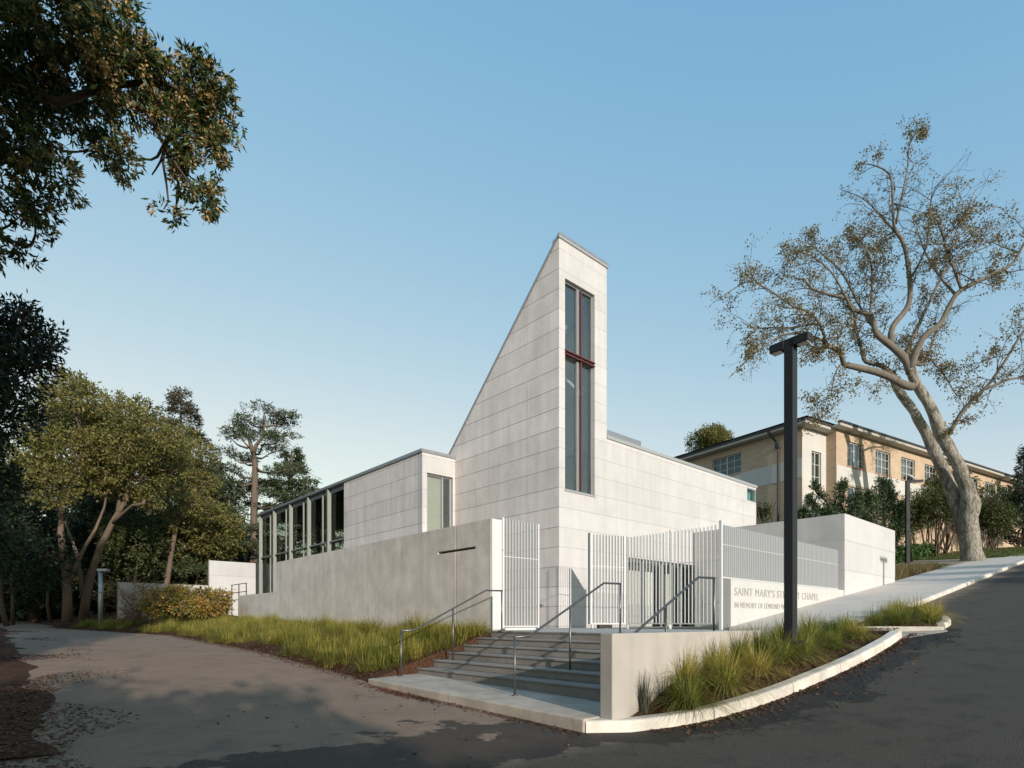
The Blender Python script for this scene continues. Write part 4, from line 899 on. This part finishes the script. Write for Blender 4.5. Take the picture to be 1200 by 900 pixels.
NL = [(65, 25, 62), (128, 62, 46), (35, 85, 58), (95, 115, 40), (188, 105, 36), (232, 112, 34), (258, 140, 28), (215, 150, 32), (262, 172, 20), (228, 212, 24), (192, 245, 14), (148, 188, 22), (122, 178, 18), (55, 205, 32), (20, 170, 32), (22, 255, 30), (30, 298, 15), (240, 234, 17), (150, 110, 36), (245, 95, 22), (225, 70, 12), (180, 70, 20), (118, 20, 42), (8, 130, 50), (210, 180, 18), (40, 235, 22), (178, 205, 14), (205, 255, 8)]
NL += [(-40, 60, 60), (-60, 170, 55), (-50, 270, 45), (-130, 110, 80), (-120, 240, 60), (20, -60, 70), (-80, -60, 90), (100, -50, 50), (-190, 0, 90), (-180, 180, 70)]
lob = px_lobes(NL, 9.0, .7, .95)
for c, rr in lob[:28]:
    e = min([np.asarray(q[0][-1]) for q in nb] + [np.asarray(q[0][-2]) for q in nb], key=lambda z: np.linalg.norm(z - c)); o.tube(limb(e, c, 4, .1), taper(.025, .01, 5), 5, False)
o.build('trunk', M['darkbark'], nt_t, True)
C, D = lobe_points(lob, 680, .2); sel = np.array([mn.noise(Vector(p * 2.2)) for p in C]) > -.22; C, D = C[sel], D[sel]; D = unit(D + np.array((0, 0, -.25)))
leaf_obj('crown', sprays(C, D, 8, .135, .040, .75, .035), M['near_leaf'], nt_t)
fl = np.array([(c - np.array((-7.2, 9, 9)))[0] for c in C]); pr = np.clip(.05 + .13 * (fl + .5), .015, .42); sel = (RNG.random(len(C)) < pr)
FC = C[sel] + D[sel] * .05; leaf_obj('blossom', sprays(FC, D[sel], 17, .058, .034, 1.2, .036), M['flower'], nt_t)

def lobes_round(c, R_, H, n, r):
    out = []
    for i in range(n):
        u = unit(RNG.normal(size=3)); out.append((np.asarray(c) + u * np.array((R_, R_, H)) * random.uniform(.35, .85), r * random.uniform(.7, 1.25)))
    return out
# dark evergreen at the left edge
DL = [(18, 385, 34), (42, 392, 24), (60, 405, 12), (8, 430, 40), (35, 425, 24), (-30, 400, 50), (-40, 470, 60), (5, 480, 36), (-70, 420, 60), (30, 365, 12), (-60, 560, 60), (-10, 560, 30), (-20, 640, 34)]
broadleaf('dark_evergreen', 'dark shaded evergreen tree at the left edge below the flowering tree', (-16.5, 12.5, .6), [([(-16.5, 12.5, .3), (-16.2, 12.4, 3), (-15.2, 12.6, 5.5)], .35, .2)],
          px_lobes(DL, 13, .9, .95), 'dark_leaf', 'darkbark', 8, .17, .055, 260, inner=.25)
# two pale-trunked trees at the bend
t1 = P(40, 3.2, 1.2); t2 = P(41, 4.3, 1.2)
s1 = [px_stem([(79, 729), (79, 700), (76, 660), (71, 625), (72, 600), (70, 570)], 31.8, 31.4, .27, .10), px_stem([(79, 690), (88, 665), (100, 640), (112, 620), (122, 595), (127, 572)], 31.7, 32.5, .14, .04), px_stem([(72, 610), (78, 575), (88, 548), (96, 530), (104, 520)], 31.5, 31, .14, .05), px_stem([(71, 600), (66, 560), (60, 530), (62, 515)], 31.5, 32, .12, .05)]
L1 = [(84, 462, 30), (66, 470, 22), (104, 472, 22), (70, 498, 34), (100, 505, 34), (48, 500, 24), (85, 530, 38), (50, 535, 30), (120, 530, 26), (60, 570, 30), (100, 560, 24), (86, 450, 16), (122, 497, 22), (36, 560, 26)]
broadleaf('tall_broadleaf', 'tall olive crowned tree with a forked trunk at the lane bend', tuple(t1), s1, px_lobes(L1, 31.6, 2.2, .8), 'olive', 'bark', 10, .20, .085, 125)
s2 = [px_stem([(98, 727), (101, 700), (108, 670), (118, 640), (132, 612), (146, 588), (152, 560), (154, 548)], 33.2, 32.4, .26, .08), px_stem([(98, 700), (95, 680), (92, 655), (84, 632), (76, 610)], 33.1, 34, .15, .06), px_stem([(130, 615), (140, 605), (155, 592), (168, 590)], 32.8, 31.5, .1, .05), px_stem([(138, 600), (142, 575), (150, 550), (160, 530)], 32.6, 33.6, .12, .04)]
L2 = [(150, 492, 24), (128, 512, 26), (172, 505, 28), (195, 515, 22), (150, 525, 34), (185, 540, 30), (206, 530, 16), (120, 545, 22), (160, 560, 30), (192, 565, 22), (142, 575, 20), (118, 568, 20), (175, 588, 14), (205, 552, 12), (165, 478, 14), (140, 470, 12), (128, 488, 16)]
broadleaf('olive_broadleaf', 'yellow olive tree with two slanting pale trunks beside the path lamp', tuple(t2), s2, px_lobes(L2, 32.8, 2.2, .75), 'olive', 'bark', 10, .20, .085, 130)

L3 = [(215, 512, 18), (232, 532, 20), (220, 552, 22), (240, 565, 18), (205, 580, 22), (230, 590, 20), (200, 530, 20), (212, 610, 20), (245, 600, 16), (190, 620, 18)]
t3 = P(47, 6.5, 1.4); broadleaf('olive_broadleaf', 'olive green tree right of the slanting trunks before the redwood', tuple(t3), [px_stem([(190, 724), (196, 680), (204, 630), (212, 590)], 39, 39.4, .24, .1)], px_lobes(L3, 39.5, 1.6, .7), 'olive', 'bark', 9, .22, .09, 100)
# conifers
def conifer(name, label, base, H, rad, leaf, barkm, n=70, first=.25, droop=.15, tr_=.4, dens=1.0, L=.34, flat=.3, top=1.0, gap=0.0, group=None, pw=1.25):
    r = thing(name, label, 'tree', tuple(base), group); b = np.asarray(base, dtype=float); o = MB()
    o.tube([b - ZV * .3, b + ZV * H * .3, b + ZV * H * .65, b + ZV * H], [tr_, tr_ * .8, tr_ * .5, .04], 10); Cs = []; Ds = []
    for i in range(n):
        t = first + (1 - first) * (i + random.random()) / n; z = H * t; az = random.uniform(0, 2 * math.pi)
        ln = rad * (1 - ((t - first) / (1 - first)) ** pw * .93) * random.uniform(.6, 1.12) * top
        if random.random() < gap: continue
        d = np.array((math.cos(az), math.sin(az), 0)); p0 = b + ZV * z; p1 = p0 + d * ln + ZV * (random.uniform(-.05, .2) - droop) * ln
        pts = limb(p0, p1, 4, .03, .06 * ln); o.tube(pts, taper(min(.09, .02 + ln * .018), .012, 5), 5, False)
        m = int(ln * 16 * dens) + 6
        for _ in range(m):
            q = random.uniform(.22, 1.05) ** .8; p = p0 + (p1 - p0) * q + ZV * .06 * ln * math.sin(math.pi * min(1, q)); e = np.cross(d, ZV)
            off = e * random.gauss(0, .17 * ln * (1.05 - .5 * q) + .05) + ZV * random.gauss(0, flat * .25); Cs.append(p + off); Ds.append(unit(d * .8 + e * random.gauss(0, .7) + ZV * random.gauss(-.12, .25)))
    o.build('trunk', M[barkm], r, True); C, D = np.array(Cs), np.array(Ds); leaf_obj('crown', sprays(C, D, 6, L, L * .26, .55, L * .35), M[leaf], r); return r
conifer('redwood', 'tall redwood with a thin rusty top behind the olive trees', W(212, 730, 48), 19.3, 5.6, 'redwood_leaf', 'cedarbark', 120, .2, .22, .35, .8, .34, .5, pw=1.9)
conifer('dark_conifer', 'dark conifer filling the gap between the redwood and the cedars', W(245, 730, 44), 11.8, 5.4, 'cedar_leaf', 'cedarbark', 60, .12, .12, .4, 1.1, .36, .35)
# the cedars
cd = thing('cedar_tree', 'open flat topped cedar with a bare red brown trunk behind the glazed wing', 'tree', tuple(W(299, 730, 46)))
o = MB(); o.tube([W(x, y, 46) for x, y in ((297, 735), (297, 640), (298, 590), (299, 545), (297, 530))], [.40, .31, .26, .21, .17], 10); Cs = []; Ds = []
def plate(c, rx, ry, n, t=.22):
    for _ in range(n):
        a_ = random.uniform(0, 2 * math.pi); q = random.random() ** .55; Cs.append(c + np.array((math.cos(a_) * rx * q, math.sin(a_) * ry * q, random.gauss(0, t) + .25 * (1 - q)))); Ds.append(unit(np.array((math.cos(a_), math.sin(a_), random.gauss(.1, .3)))))
for x, y, rp, x0, y0, dz in ((310, 484, 26, 309, 512, 0), (335, 490, 14, 312, 500, 1.5), (288, 492, 16, 308, 500, -2), (280, 507, 20, 297, 533, -1), (270, 512, 12, 290, 525, 1), (325, 497, 18, 310, 510, 2), (312, 517, 24, 300, 532, -2), (300, 505, 20, 308, 510, 2), (272, 534, 16, 297, 540, -1.5), (285, 540, 10, 297, 545, 2), (265, 548, 18, 297, 560, 2), (320, 530, 18, 300, 536, 2), (324, 553, 16, 300, 548, -2), (262, 568, 14, 297, 566, -2), (330, 580, 18, 302, 596, -2), (278, 600, 16, 297, 598, 2), (318, 610, 14, 300, 612, 2), (275, 618, 22, 297, 625, -1), (300, 622, 16, 300, 628, -3), (290, 640, 22, 299, 645, -3), (268, 645, 20, 297, 650, 1.5), (330, 512, 16, 306, 522, -1), (345, 548, 12, 302, 552, 1)):
    c = W(x, y, 46 + dz); s = W(x0, y0, 46); r = rp * 46 / F; o.tube(limb(s, c, 5, .07, -.2), taper(.10, .03, 6), 6); plate(c, r * .88, r * 1.1, int(32 * r), .045)
    for _ in range(3): e = c + np.array((random.uniform(-r, r), random.uniform(-r, r), .1)); o.tube(limb(c, e, 3, .05), taper(.04, .012, 4), 4, False); plate(e, r * .45, r * .45, int(16 * r), .06)
o.tube([W(x, y, 46) for x, y in ((297, 532), (300, 522), (308, 512), (309, 500), (311, 488))], [.17, .14, .11, .09, .05], 8); o.tube([W(x, y, 46) for x, y in ((297, 532), (294, 522), (291, 513), (285, 507))], [.22, .16, .12, .06], 8)
o.build('trunk', M['cedarbark'], cd, True); leaf_obj('crown', sprays(np.array(Cs), np.array(Ds), 6, .27, .075, .6, .10), M['cedar_leaf'], cd)
conifer('broad_cedar', 'broad full cedar touching the chapel roofline behind the glazed wing', W(342, 730, 52), 15.6, 5.2, 'cedar_leaf', 'cedarbark', 85, .2, .0, .35, 1.25, .36, .28, gap=.05, pw=2.4)
# dark wood behind, to the left
for i, (x, Y, H, rd, lab) in enumerate(((-70, 46, 17, 6, 'dark conifer at the far left of the shaded wood'), (-5, 44, 15, 5.5, 'dark conifer behind the pale trunks, second from the left of the wood'), (40, 52, 17, 6.5, 'broad dark conifer standing deep in the wood'), (120, 50, 15.5, 6.5, 'dark conifer in the wood behind the slanting trunks'), (165, 54, 18.5, 6, 'tall conifer rising behind the olive crown'))):
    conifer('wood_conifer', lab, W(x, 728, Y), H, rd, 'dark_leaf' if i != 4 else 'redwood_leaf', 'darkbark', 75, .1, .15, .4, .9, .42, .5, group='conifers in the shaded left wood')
for i, (x, y, Y, R0, lab) in enumerate(((8, 650, 30, 2.6, 'dark shrub beside the lane under the wood'), (150, 665, 42, 3.2, 'dark shrub behind the path lamp'), (200, 672, 44, 3.0, 'dark shrub behind the low garden wall'), (240, 650, 46, 3.4, 'dark bushy tree beside the far white wall'), (120, 640, 45, 3.6, 'dark shrub behind the slanting trunks'))):
    c = W(x, y, Y); g = np.array((c[0], c[1], 1.4)); lb = lobes_round(c, R0, R0 * .8, 9, R0 * .55)
    broadleaf('understorey_shrub', lab, tuple(g), [(limb(g - ZV * .3, c, 4, .06), .14, .06)], lb, 'dark_leaf' if i < 1 else 'bush_leaf', 'darkbark', 6, .26, .10, 36, 'shrubs under the left wood', 'shrub')
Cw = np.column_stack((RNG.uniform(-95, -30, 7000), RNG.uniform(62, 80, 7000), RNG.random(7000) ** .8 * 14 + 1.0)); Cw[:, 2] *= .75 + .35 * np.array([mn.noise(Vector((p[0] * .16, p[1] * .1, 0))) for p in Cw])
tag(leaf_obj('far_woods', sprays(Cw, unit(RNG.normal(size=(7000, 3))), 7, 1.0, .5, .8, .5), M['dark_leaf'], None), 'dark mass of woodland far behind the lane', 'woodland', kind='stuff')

for x, y, Y, R0, lf, lab in ((60, 645, 39, 2.6, 'dark_leaf', 'dark leafy sapling between the two pale trunks'), (165, 630, 38, 2.4, 'bush_leaf', 'green sapling right of the path lamp'), (238, 625, 42, 2.8, 'olive', 'olive sapling left of the far white wall'), (15, 600, 36, 3.2, 'dark_leaf', 'dark sapling deep in shade at the left edge'), (262, 590, 50, 3.0, 'cedar_leaf', 'green tree between the redwood and the open cedar'), (118, 600, 40, 2.6, 'dark_leaf', 'dark sapling behind the slanting pale trunks')):
    c = W(x, y, Y); g = np.array((c[0], c[1], 1.3)); broadleaf('woodland_sapling', lab, tuple(g), [(limb(g - ZV * .3, c, 4, .06), .12, .05)], lobes_round(c, R0, R0 * .95, 14, R0 * .5), lf, 'darkbark', 7, .26, .10, 48, 'saplings filling the left wood')
# maple shrub and bare shrub
mb_ = P(30.0, 6.9, bank_z(30, 6.9)); ml = []
for _ in range(46):
    u = unit(RNG.normal(size=3)); u[2] = abs(u[2]); q = np.array((u[0] * 2.0, u[1] * 1.5, .58 + u[2] * 1.25)) * random.uniform(.75, 1.0); ml.append((mb_ + q, (.52, .52, .26)))
broadleaf('maple_shrub', 'rounded spreading maple shrub with rusty green leaves at the bank corner', tuple(mb_), [(limb(mb_ - ZV * .1, mb_ + np.array(v), 5, .12), .07, .03) for v in ((.3, .2, .8), (-.5, .1, .9), (.1, -.4, .8), (.7, -.1, .7))], ml, 'maple_leaf', 'bark', 6, .13, .085, 210, cat='shrub', inner=.3)
bs_ = P(33.6, 5.3, bank_z(33.6, 5.3)); r = thing('bare_shrub', 'nearly bare reddish shrub against the low garden wall', 'shrub', tuple(bs_)); tw = MB(); lc = []; ld = []
for _ in range(22): grow(bs_, unit(np.array((random.gauss(0, .55), random.gauss(0, .5), 1.0))), random.uniform(1.2, 2.0), .022, 0)
tw.build('stems', simple('reddish_twig', (.22, .11, .08), .9), r); leaf_obj('crown', sprays(np.array(lc), np.array(ld), 2, .06, .04, 1, .05), M['litter'], r)

# shrubs by the brick building
def shrub_px(name, label, x, y, Y, rp, leaf, n=10, hx=1.0, hz=.8, L=.2, group=None, cat='shrub', base_v=None):
    c = W(x, y, Y); rr = rp * Y / F; a_, b_ = np.dot(c, AV), np.dot(c, BV); g = np.array((c[0], c[1], G(a_, b_)))
    lb = lobes_round(c, rr * hx, rr * hz, n, rr * .5); sts = [(limb(g - ZV * .2 + RNG.normal(size=3) * (.3, .3, 0), c + RNG.normal(size=3) * rr * .4, 5, .08), .07, .03) for _ in range(5)]
    return broadleaf(name, label, tuple(g), sts, lb, leaf, 'darkbark', 8, L, L * .42, 85, group, cat)
GB = 'shrubs along the brick building'
shrub_px('broad_shrub', 'olive green shrub behind the slim street lamp', 1088, 595, 41, 34, 'bush_leaf', 12, 1, .8, .2, GB)
shrub_px('broad_shrub', 'tall green shrub left of the plane trunk', 1108, 585, 43, 34, 'bush_leaf', 12, .9, 1, .2, GB)
shrub_px('broad_shrub', 'green shrub just right of the plane trunk', 1160, 602, 44, 30, 'bush_leaf', 10, 1, .9, .2, GB)
shrub_px('broad_shrub', 'dark leafy shrub at the right edge below the small conifer', 1192, 600, 46, 34, 'dark_leaf', 10, 1, 1.1, .22, GB)
shrub_px('broad_shrub', 'small leafy shrub beside the end of the chapel wall', 895, 592, 34, 14, 'bush_leaf', 8, .6, 1.3, .16, GB)
shrub_px('broad_shrub', 'tall loose shrub in front of the far windows', 1098, 545, 44, 14, 'olive', 7, .8, 1.2, .2, GB)
shrub_px('roof_tree', 'round tree crown showing above the brick building roof', 838, 518, 66, 24, 'olive', 10, 1.1, .6, .3, None, 'tree')
conifer('small_conifer', 'small dark conifer at the right edge', W(1200, 660, 48), 9.5, 2.2, 'dark_leaf', 'darkbark', 40, .1, .05, .2, 1.2, .3, .4)
# hollywood junipers: twisting upright plumes
def juniper(label, plumes, Y):
    g = W(plumes[0][0][0][0], 640, Y); r = thing('juniper', label, 'shrub', (g[0], g[1], G(np.dot(g, AV), np.dot(g, BV))), 'twisted junipers behind the white block'); o = MB(); Cs = []; Ds = []
    for pts, rp in plumes:
        dy = random.uniform(-.8, .8); w = [W(x, y, Y + dy) for x, y in pts]; o.tube(w, taper(.10, .03, len(w)), 6); n = len(w)
        for _ in range(int(170 * rp / 6)):
            t = random.random() ** .8 * (n - 1); i = min(n - 2, int(t)); p = w[i] + (w[i + 1] - w[i]) * (t - i); d = unit(w[i + 1] - w[i]); rr = rp * Y / F * (1.05 - .75 * t / (n - 1))
            off = RNG.normal(size=3) * rr * .55; Cs.append(p + off); Ds.append(unit(d * 1.0 + off / (rr + .01) * .7))
    o.build('trunk', M['bark'], r, True); leaf_obj('crown', sprays(np.array(Cs), np.array(Ds), 6, .22, .055, .5, .07), M['juniper_leaf'], r)
juniper('sparse juniper with long leaning plumes before the stucco bay', [([(985, 606), (972, 592), (962, 580), (954, 566)], 6), ([(980, 612), (965, 604), (954, 594), (948, 580)], 6), ([(990, 608), (980, 604), (966, 600)], 8), ([(992, 610), (985, 590), (984, 575), (988, 566)], 9), ([(1000, 610), (1001, 592), (1006, 580)], 9), ([(950, 612), (944, 606), (940, 600)], 8)], 34)
juniper('dense juniper with many upright plumes behind the white block', [([(1040, 640), (1036, 610), (1034, 580), (1036, 562)], 15), ([(1040, 640), (1026, 610), (1020, 590), (1018, 578)], 13), ([(1045, 640), (1048, 610), (1046, 590), (1042, 572)], 13), ([(1036, 640), (1018, 620), (1008, 606)], 11), ([(1050, 640), (1056, 615), (1058, 592)], 12)], 36)
# bare stems below the shrubs
r = thing('thin_stems', 'cluster of thin bare stems beside the plane trunk', 'shrub', tuple(W(1100, 652, 40))); o = MB()
for _ in range(8):
    x = random.uniform(1070, 1118); o.tube(limb(W(x, 652, 41), W(x + random.uniform(-8, 14), random.uniform(596, 612), 41.5), 5, .05), taper(.045, .02, 6), 5)
o.build('stems', M['bark'], r, True)
# ivy bed and lawn strips
Ci = np.array([P(random.uniform(10.6, 12.6), random.uniform(33, 50), 0) for _ in range(3000)]); Ci[:, 2] = [G(np.dot(p, AV), np.dot(p, BV)) + random.random() * (.75 + .25 * mn.noise(Vector(p * .6))) for p in Ci]
tag(leaf_obj('ivy', sprays(Ci, unit(RNG.normal(size=(3000, 3)) + np.array((0, 0, .8))), 8, .2, .15, .7, .14), M['ivy_leaf'], None), 'thick green ivy ground cover below the brick building', 'ground cover', kind='stuff')

# ------------------------------------------------------------------ grasses
def blades(C, n, L, Wd, lean=.75, rad=.08, seg=3, up=1.0):
    """n arching blades from every root in C"""
    N_ = len(C) * n; root = np.repeat(C, n, 0); az = RNG.uniform(0, 2 * np.pi, N_); rr = rad * np.sqrt(RNG.random(N_)); out = np.stack((np.cos(az), np.sin(az), np.zeros(N_)), 1)
    root = root + out * rr[:, None]; az2 = az + RNG.normal(size=N_) * .5; out = np.stack((np.cos(az2), np.sin(az2), np.zeros(N_)), 1); side = np.stack((-np.sin(az2), np.cos(az2), np.zeros(N_)), 1)
    Ln = (np.repeat(np.broadcast_to(L, (len(C),)), n) * RNG.uniform(.55, 1.12, N_))[:, None]; ln = np.clip(lean * RNG.uniform(.2, 1.4, N_), 0, 1.5)[:, None]
    V = []
    for k in range(seg + 1):
        t = k / seg; c = root + out * Ln * ln * (t ** 1.4) * .8 + ZV * Ln * up * (t * (1.12 - .25 * ln) - .56 * ln * t ** 2.2); w = Wd * (1 - .85 * t ** 1.5) * .5
        V += [c - side * w, c + side * w]
    V = np.stack(V, 1); F_ = np.arange(N_)[:, None] * (2 * seg + 2); fs = [F_ + np.array([[2 * k, 2 * k + 1, 2 * k + 3, 2 * k + 2]]) for k in range(seg)]
    fac = np.concatenate(fs, 0); rnd = np.tile(.5 * np.repeat(RNG.random(len(C)), n) + .5 * RNG.random(N_), seg); return V.reshape(-1, 3), fac, rnd
def grass_obj(name, C, n, L, Wd, mat, **kw):
    V, Fc, rd = blades(np.asarray(C, dtype=float), n, L, Wd, **kw); return mesh_obj(name, V, Fc, M[mat], None, rnd=rd)
roots = []; Ls = []
for _ in range(640):
    a0 = random.uniform(10.6, 37); e = ledge(a0) + .30 + .35 * mn.noise(Vector((a0 * .8, 0, 4))); b0 = random.uniform(e, 8.6 if a0 < 29 else 8.3); h0 = random.uniform(.28, .70) * (.9 + .5 * mn.noise(Vector((a0 * .5, b0 * .5, 7)))) * (1 if a0 < 24 else .85)
    for _k in range(random.randint(3, 7)):
        a = a0 + random.gauss(0, .10); b = min(8.66, b0 + random.gauss(0, .10))
        if a < 10.5 or (a > 29.2 and (a - 31.5) ** 2 / 2.5 + (b - 5.4) ** 2 / .8 < 1): continue
        roots.append(P(a, b, bank_z(a, b) - .02)); Ls.append(h0 * random.uniform(.8, 1.15))
for _ in range(70):
    a0 = random.uniform(10.5, 12.6); b0 = random.uniform(5.75, 8.55); h0 = random.uniform(.3, .6)
    for _k in range(4): a = max(10.48, a0 + random.gauss(0, .08)); b = b0 + random.gauss(0, .08); roots.append(P(a, b, bank_z(a, b) - .02)); Ls.append(h0)
o = grass_obj('bank_grass', roots, 46, np.array(Ls), .011, 'grass', lean=1.2, rad=.13)
tag(o, 'sweep of yellow green ornamental grass covering the bank below the grey wall', 'grass', kind='stuff')
# counted clumps in the kerbed bed
def clump(name, label, a, b, L, n, mat='grassbed', grp='grass clumps in the kerbed bed', lean=1.25, rad=.12, W_=.009, z=None):
    c = P(a, b, bed_z(a, b) if z is None else z); V, Fc, rd = blades(c[None], int(n * 1.35), L * random.uniform(.92, 1.12), W_, lean, rad, 4); o = mesh_obj(name, V - c, Fc, M[mat], None, local=True, rnd=rd); o.location = c; tag(o, label, 'grass clump', grp)
cl = [(4.02, 6.62, .62, 520, 'front yellow green grass clump nearest the low wall'), (3.92, 7.42, .66, 560, 'front grass clump at the middle of the kerb curve'), (4.35, 7.15, .62, 420, 'grass clump against the low wall behind the front clump')]
for a, b, L, n, lab in cl: clump('grass_clump', lab, a, b, L, n)
for a, b, L in ((4.28, 7.85, .62), (3.93, 8.4, .68), (4.36, 8.7, .66), (3.98, 9.25, .66), (4.4, 9.45, .62), (4.3, 10.05, .60), (4.48, 10.7, .58), (4.05, 10.35, .58), (4.3, 11.3, .58), (4.5, 11.9, .56), (4.2, 12.35, .52), (4.5, 12.9, .52), (4.4, 13.6, .50), (3.85, 9.8, .5), (3.85, 11.1, .46), (3.9, 12.6, .42)):
    clump('grass_clump', 'yellow green ornamental grass clump among others behind the curved kerb', a, b, L, 520)
for a, b, L in ((4.2, 14.6, .60), (3.75, 14.85, .62), (3.3, 15.2, .58), (4.2, 15.8, .6), (3.8, 16.3, .6), (4.3, 16.9, .55), (3.45, 16.2, .55)):
    clump('grass_clump', 'yellow green grass clump on the small island behind the short kerb', a, b, L, 420, grp='grass clumps on the kerb island', z=G(a, b) + .08)
clump('grass_clump', 'small grey dried grass tuft at the foot of the low wall', 4.36, 6.2, .46, 110, 'greygrass', lean=.35, rad=.06)
clump('grass_clump', 'grey brown seeding grass clump leaning on the low wall top', 4.5, 8.0, .52, 160, 'greygrass', lean=.5, rad=.07)
# dry grass and lawn by the block
rt_ = [P(random.uniform(7.5, 9.6), random.uniform(28.2, 37), 0) for _ in range(420)]; rt_ = [p + ZV * G(np.dot(p, AV), np.dot(p, BV)) for p in rt_]
tag(grass_obj('dry_grass', rt_, 18, .42, .02, 'drygrass', lean=.5, rad=.2), 'patch of dry brown grass beside the white block', 'grass', kind='stuff')
rt_ = [P(random.uniform(4.9, 16), random.uniform(45, 60), 0) for _ in range(1600)] + [P(random.uniform(7.6, 10), random.uniform(36.0, 39), 0) for _ in range(350)]; rt_ = [p + ZV * (G(np.dot(p, AV), np.dot(p, BV)) + .03) for p in rt_]
tag(grass_obj('lawn_grass', rt_, 14, .12, .025, 'lawn', lean=.5, rad=.25, seg=2), 'short green lawn around the plane tree', 'grass', kind='stuff')

# ------------------------------------------------------------------ fallen leaves, mulch chips
def litter(name, pts, size, label, mat='litter'):
    pts = np.asarray(pts); n = len(pts); d = unit(np.column_stack((RNG.normal(size=(n, 2)), RNG.normal(size=n) * .15))); s = size * RNG.uniform(.5, 1.2, n)
    e = unit(np.cross(d, np.tile(ZV, (n, 1)) + RNG.normal(size=(n, 3)) * .35)); h = s[:, None] * .55
    Q = np.stack((pts - d * s[:, None] * .5, pts + e * h * .5, pts + d * s[:, None] * .5 + ZV * s[:, None] * .1, pts - e * h * .5), 1); o = leaf_obj(name, Q, M[mat], None); tag(o, label, 'leaves', kind='stuff')
lp = []
for _ in range(26000):
    a = random.uniform(5.5, 34); b = random.gauss(.15, .75)
    if b > 2.4 or mn.noise(Vector((a * .5, b * .9, 2))) < -.12 + .22 * max(0, b): continue
    lp.append(P(a, b, max(G(a, b) + .012, verge_z(a, b) + .01 if a > 7 else 0)))
litter('verge_leaves', lp, .055, 'scatter of small dry leaves along the left edge of the lane')
lp = []
for _ in range(15000):
    a = random.uniform(10.4, 42); e = ledge(a); b = e + abs(random.gauss(0, .45)) - random.random() ** 2 * .45
    if b < 0: continue
    lp.append(P(a, b, max(G(a, min(b, 5.5)) + .012, bank_z(a, b) + .012)))
for _ in range(900): a = random.gauss(8.4, .45); lp.append(P(a, 5.22 - abs(random.gauss(0, .10)), G(a, 5.2) + .012))
for _ in range(500): a = random.uniform(4.5, 10.2); lp.append(P(a, 5.28 - abs(random.gauss(0, .12)), G(a, 5.2) + .012))
for _ in range(160): a = random.uniform(-1, 9); b = random.uniform(1.5, 5.2); lp.append(P(a, b, G(a, b) + .012))
for i in range(6):
    for _ in range(70): a = 10.2 + abs(random.gauss(.1, .15)); b = 6.7 + .4 * i + random.random() * .35; lp.append(P(a, b, .23 + .15 * (i + 1) + .012))
for _ in range(1500):
    b = random.uniform(5.9, 14.2); a = inter_k(min(b, 13.6)) - .02 - abs(random.gauss(0, .07)) - (random.random() ** 6) * .8; lp.append(P(a, b, G(a, b) + .012))
litter('bank_leaves', lp, .06, 'reddish fallen leaves along the foot of the grassy bank and the kerbs')
lp = []
for _ in range(14000):
    b = random.uniform(5.6, 14.2); a0 = inter_k(min(b, 14)) + .18; a = a0 + random.random() * (4.6 - a0)
    if a > 4.42 and b < 9.6: continue
    lp.append(P(a, b, bed_z(a, b) + .015 + random.random() * .02))
litter('bed_mulch', lp, .045, 'dark red bark mulch covering the kerbed bed')

# ------------------------------------------------------------------ trees behind the photographer, across the road: they shade the lane
def bg_tree(label, x, y, zc, R_, H, n, r, dens=26, leaf='bush_leaf', name='roadside_tree'):
    lb = lobes_round((x, y, zc), R_, H, n, r); broadleaf(name, label, (x, y, 0), [(limb((x, y, -.2), (x, y, zc), 5, .03), .22, .1)], lb, leaf, 'darkbark', 6, .34, .16, dens, 'trees behind the viewpoint')
bg_tree('low bushy tree behind the viewpoint', 4.7, -9.8, 3.2, 2.4, 2.1, 34, 1.3, 44)
bg_tree('low bushy tree behind the viewpoint, further left', 3.0, -10.7, 3.3, 2.4, 2.2, 34, 1.3, 44)
bg_tree('tall tree behind the viewpoint', 1.9, -11, 11, 2.3, 3.0, 14, 1.4)
bg_tree('dense tree at the lane side behind the viewpoint', -1.2, -12.5, 9.5, 3.4, 7.5, 24, 1.9)
bg_tree('dense broad tree further along the lane side', -7.5, -8, 7.5, 4.6, 6.2, 24, 2.0)
bg_tree('spreading tree over the lane beside the viewpoint', -12.5, 2.5, 10, 3.6, 4.6, 22, 1.9)
bg_tree('tall tree left of the lane, beside the viewpoint', -17, 7.5, 9.5, 3.4, 5.2, 20, 1.9)
bg_tree('unseen wide tree crown added above the lane to darken its shade', -6.0, 1.6, 11.3, 2.7, 2.0, 24, 1.7, 40)  # crown added overhead, out of view, to cut sky light on the lane
bg_tree('unseen tree crown added above the viewpoint to block sky light', -3.5, -3.2, 11.5, 3.8, 2.2, 16, 1.6)  # added out of view over the camera to occlude the sky
for (a, b, h, lab) in ((-6.4, 32.5, 2.6, 'clipped bush across the hill road, highest of the row'), (-6.4, 28.6, 2.5, 'clipped bush across the hill road, second from the top'), (-6.3, 25.2, 2.2, 'clipped bush across the hill road, third from the top'), (-6.0, 17.2, .9, 'small clipped bush across the hill road, lowest of the row')):
    c = P(a, b, G(a, b) + h); lb = lobes_round(c, 1.4, h * .75, 14, .8); broadleaf('roadside_bush', lab, tuple(c - ZV * h), [(limb(c - ZV * h, c, 3, .05), .08, .04)], lb, 'bush_leaf', 'darkbark', 6, .2, .1, 60, 'bushes across the hill road', 'shrub')
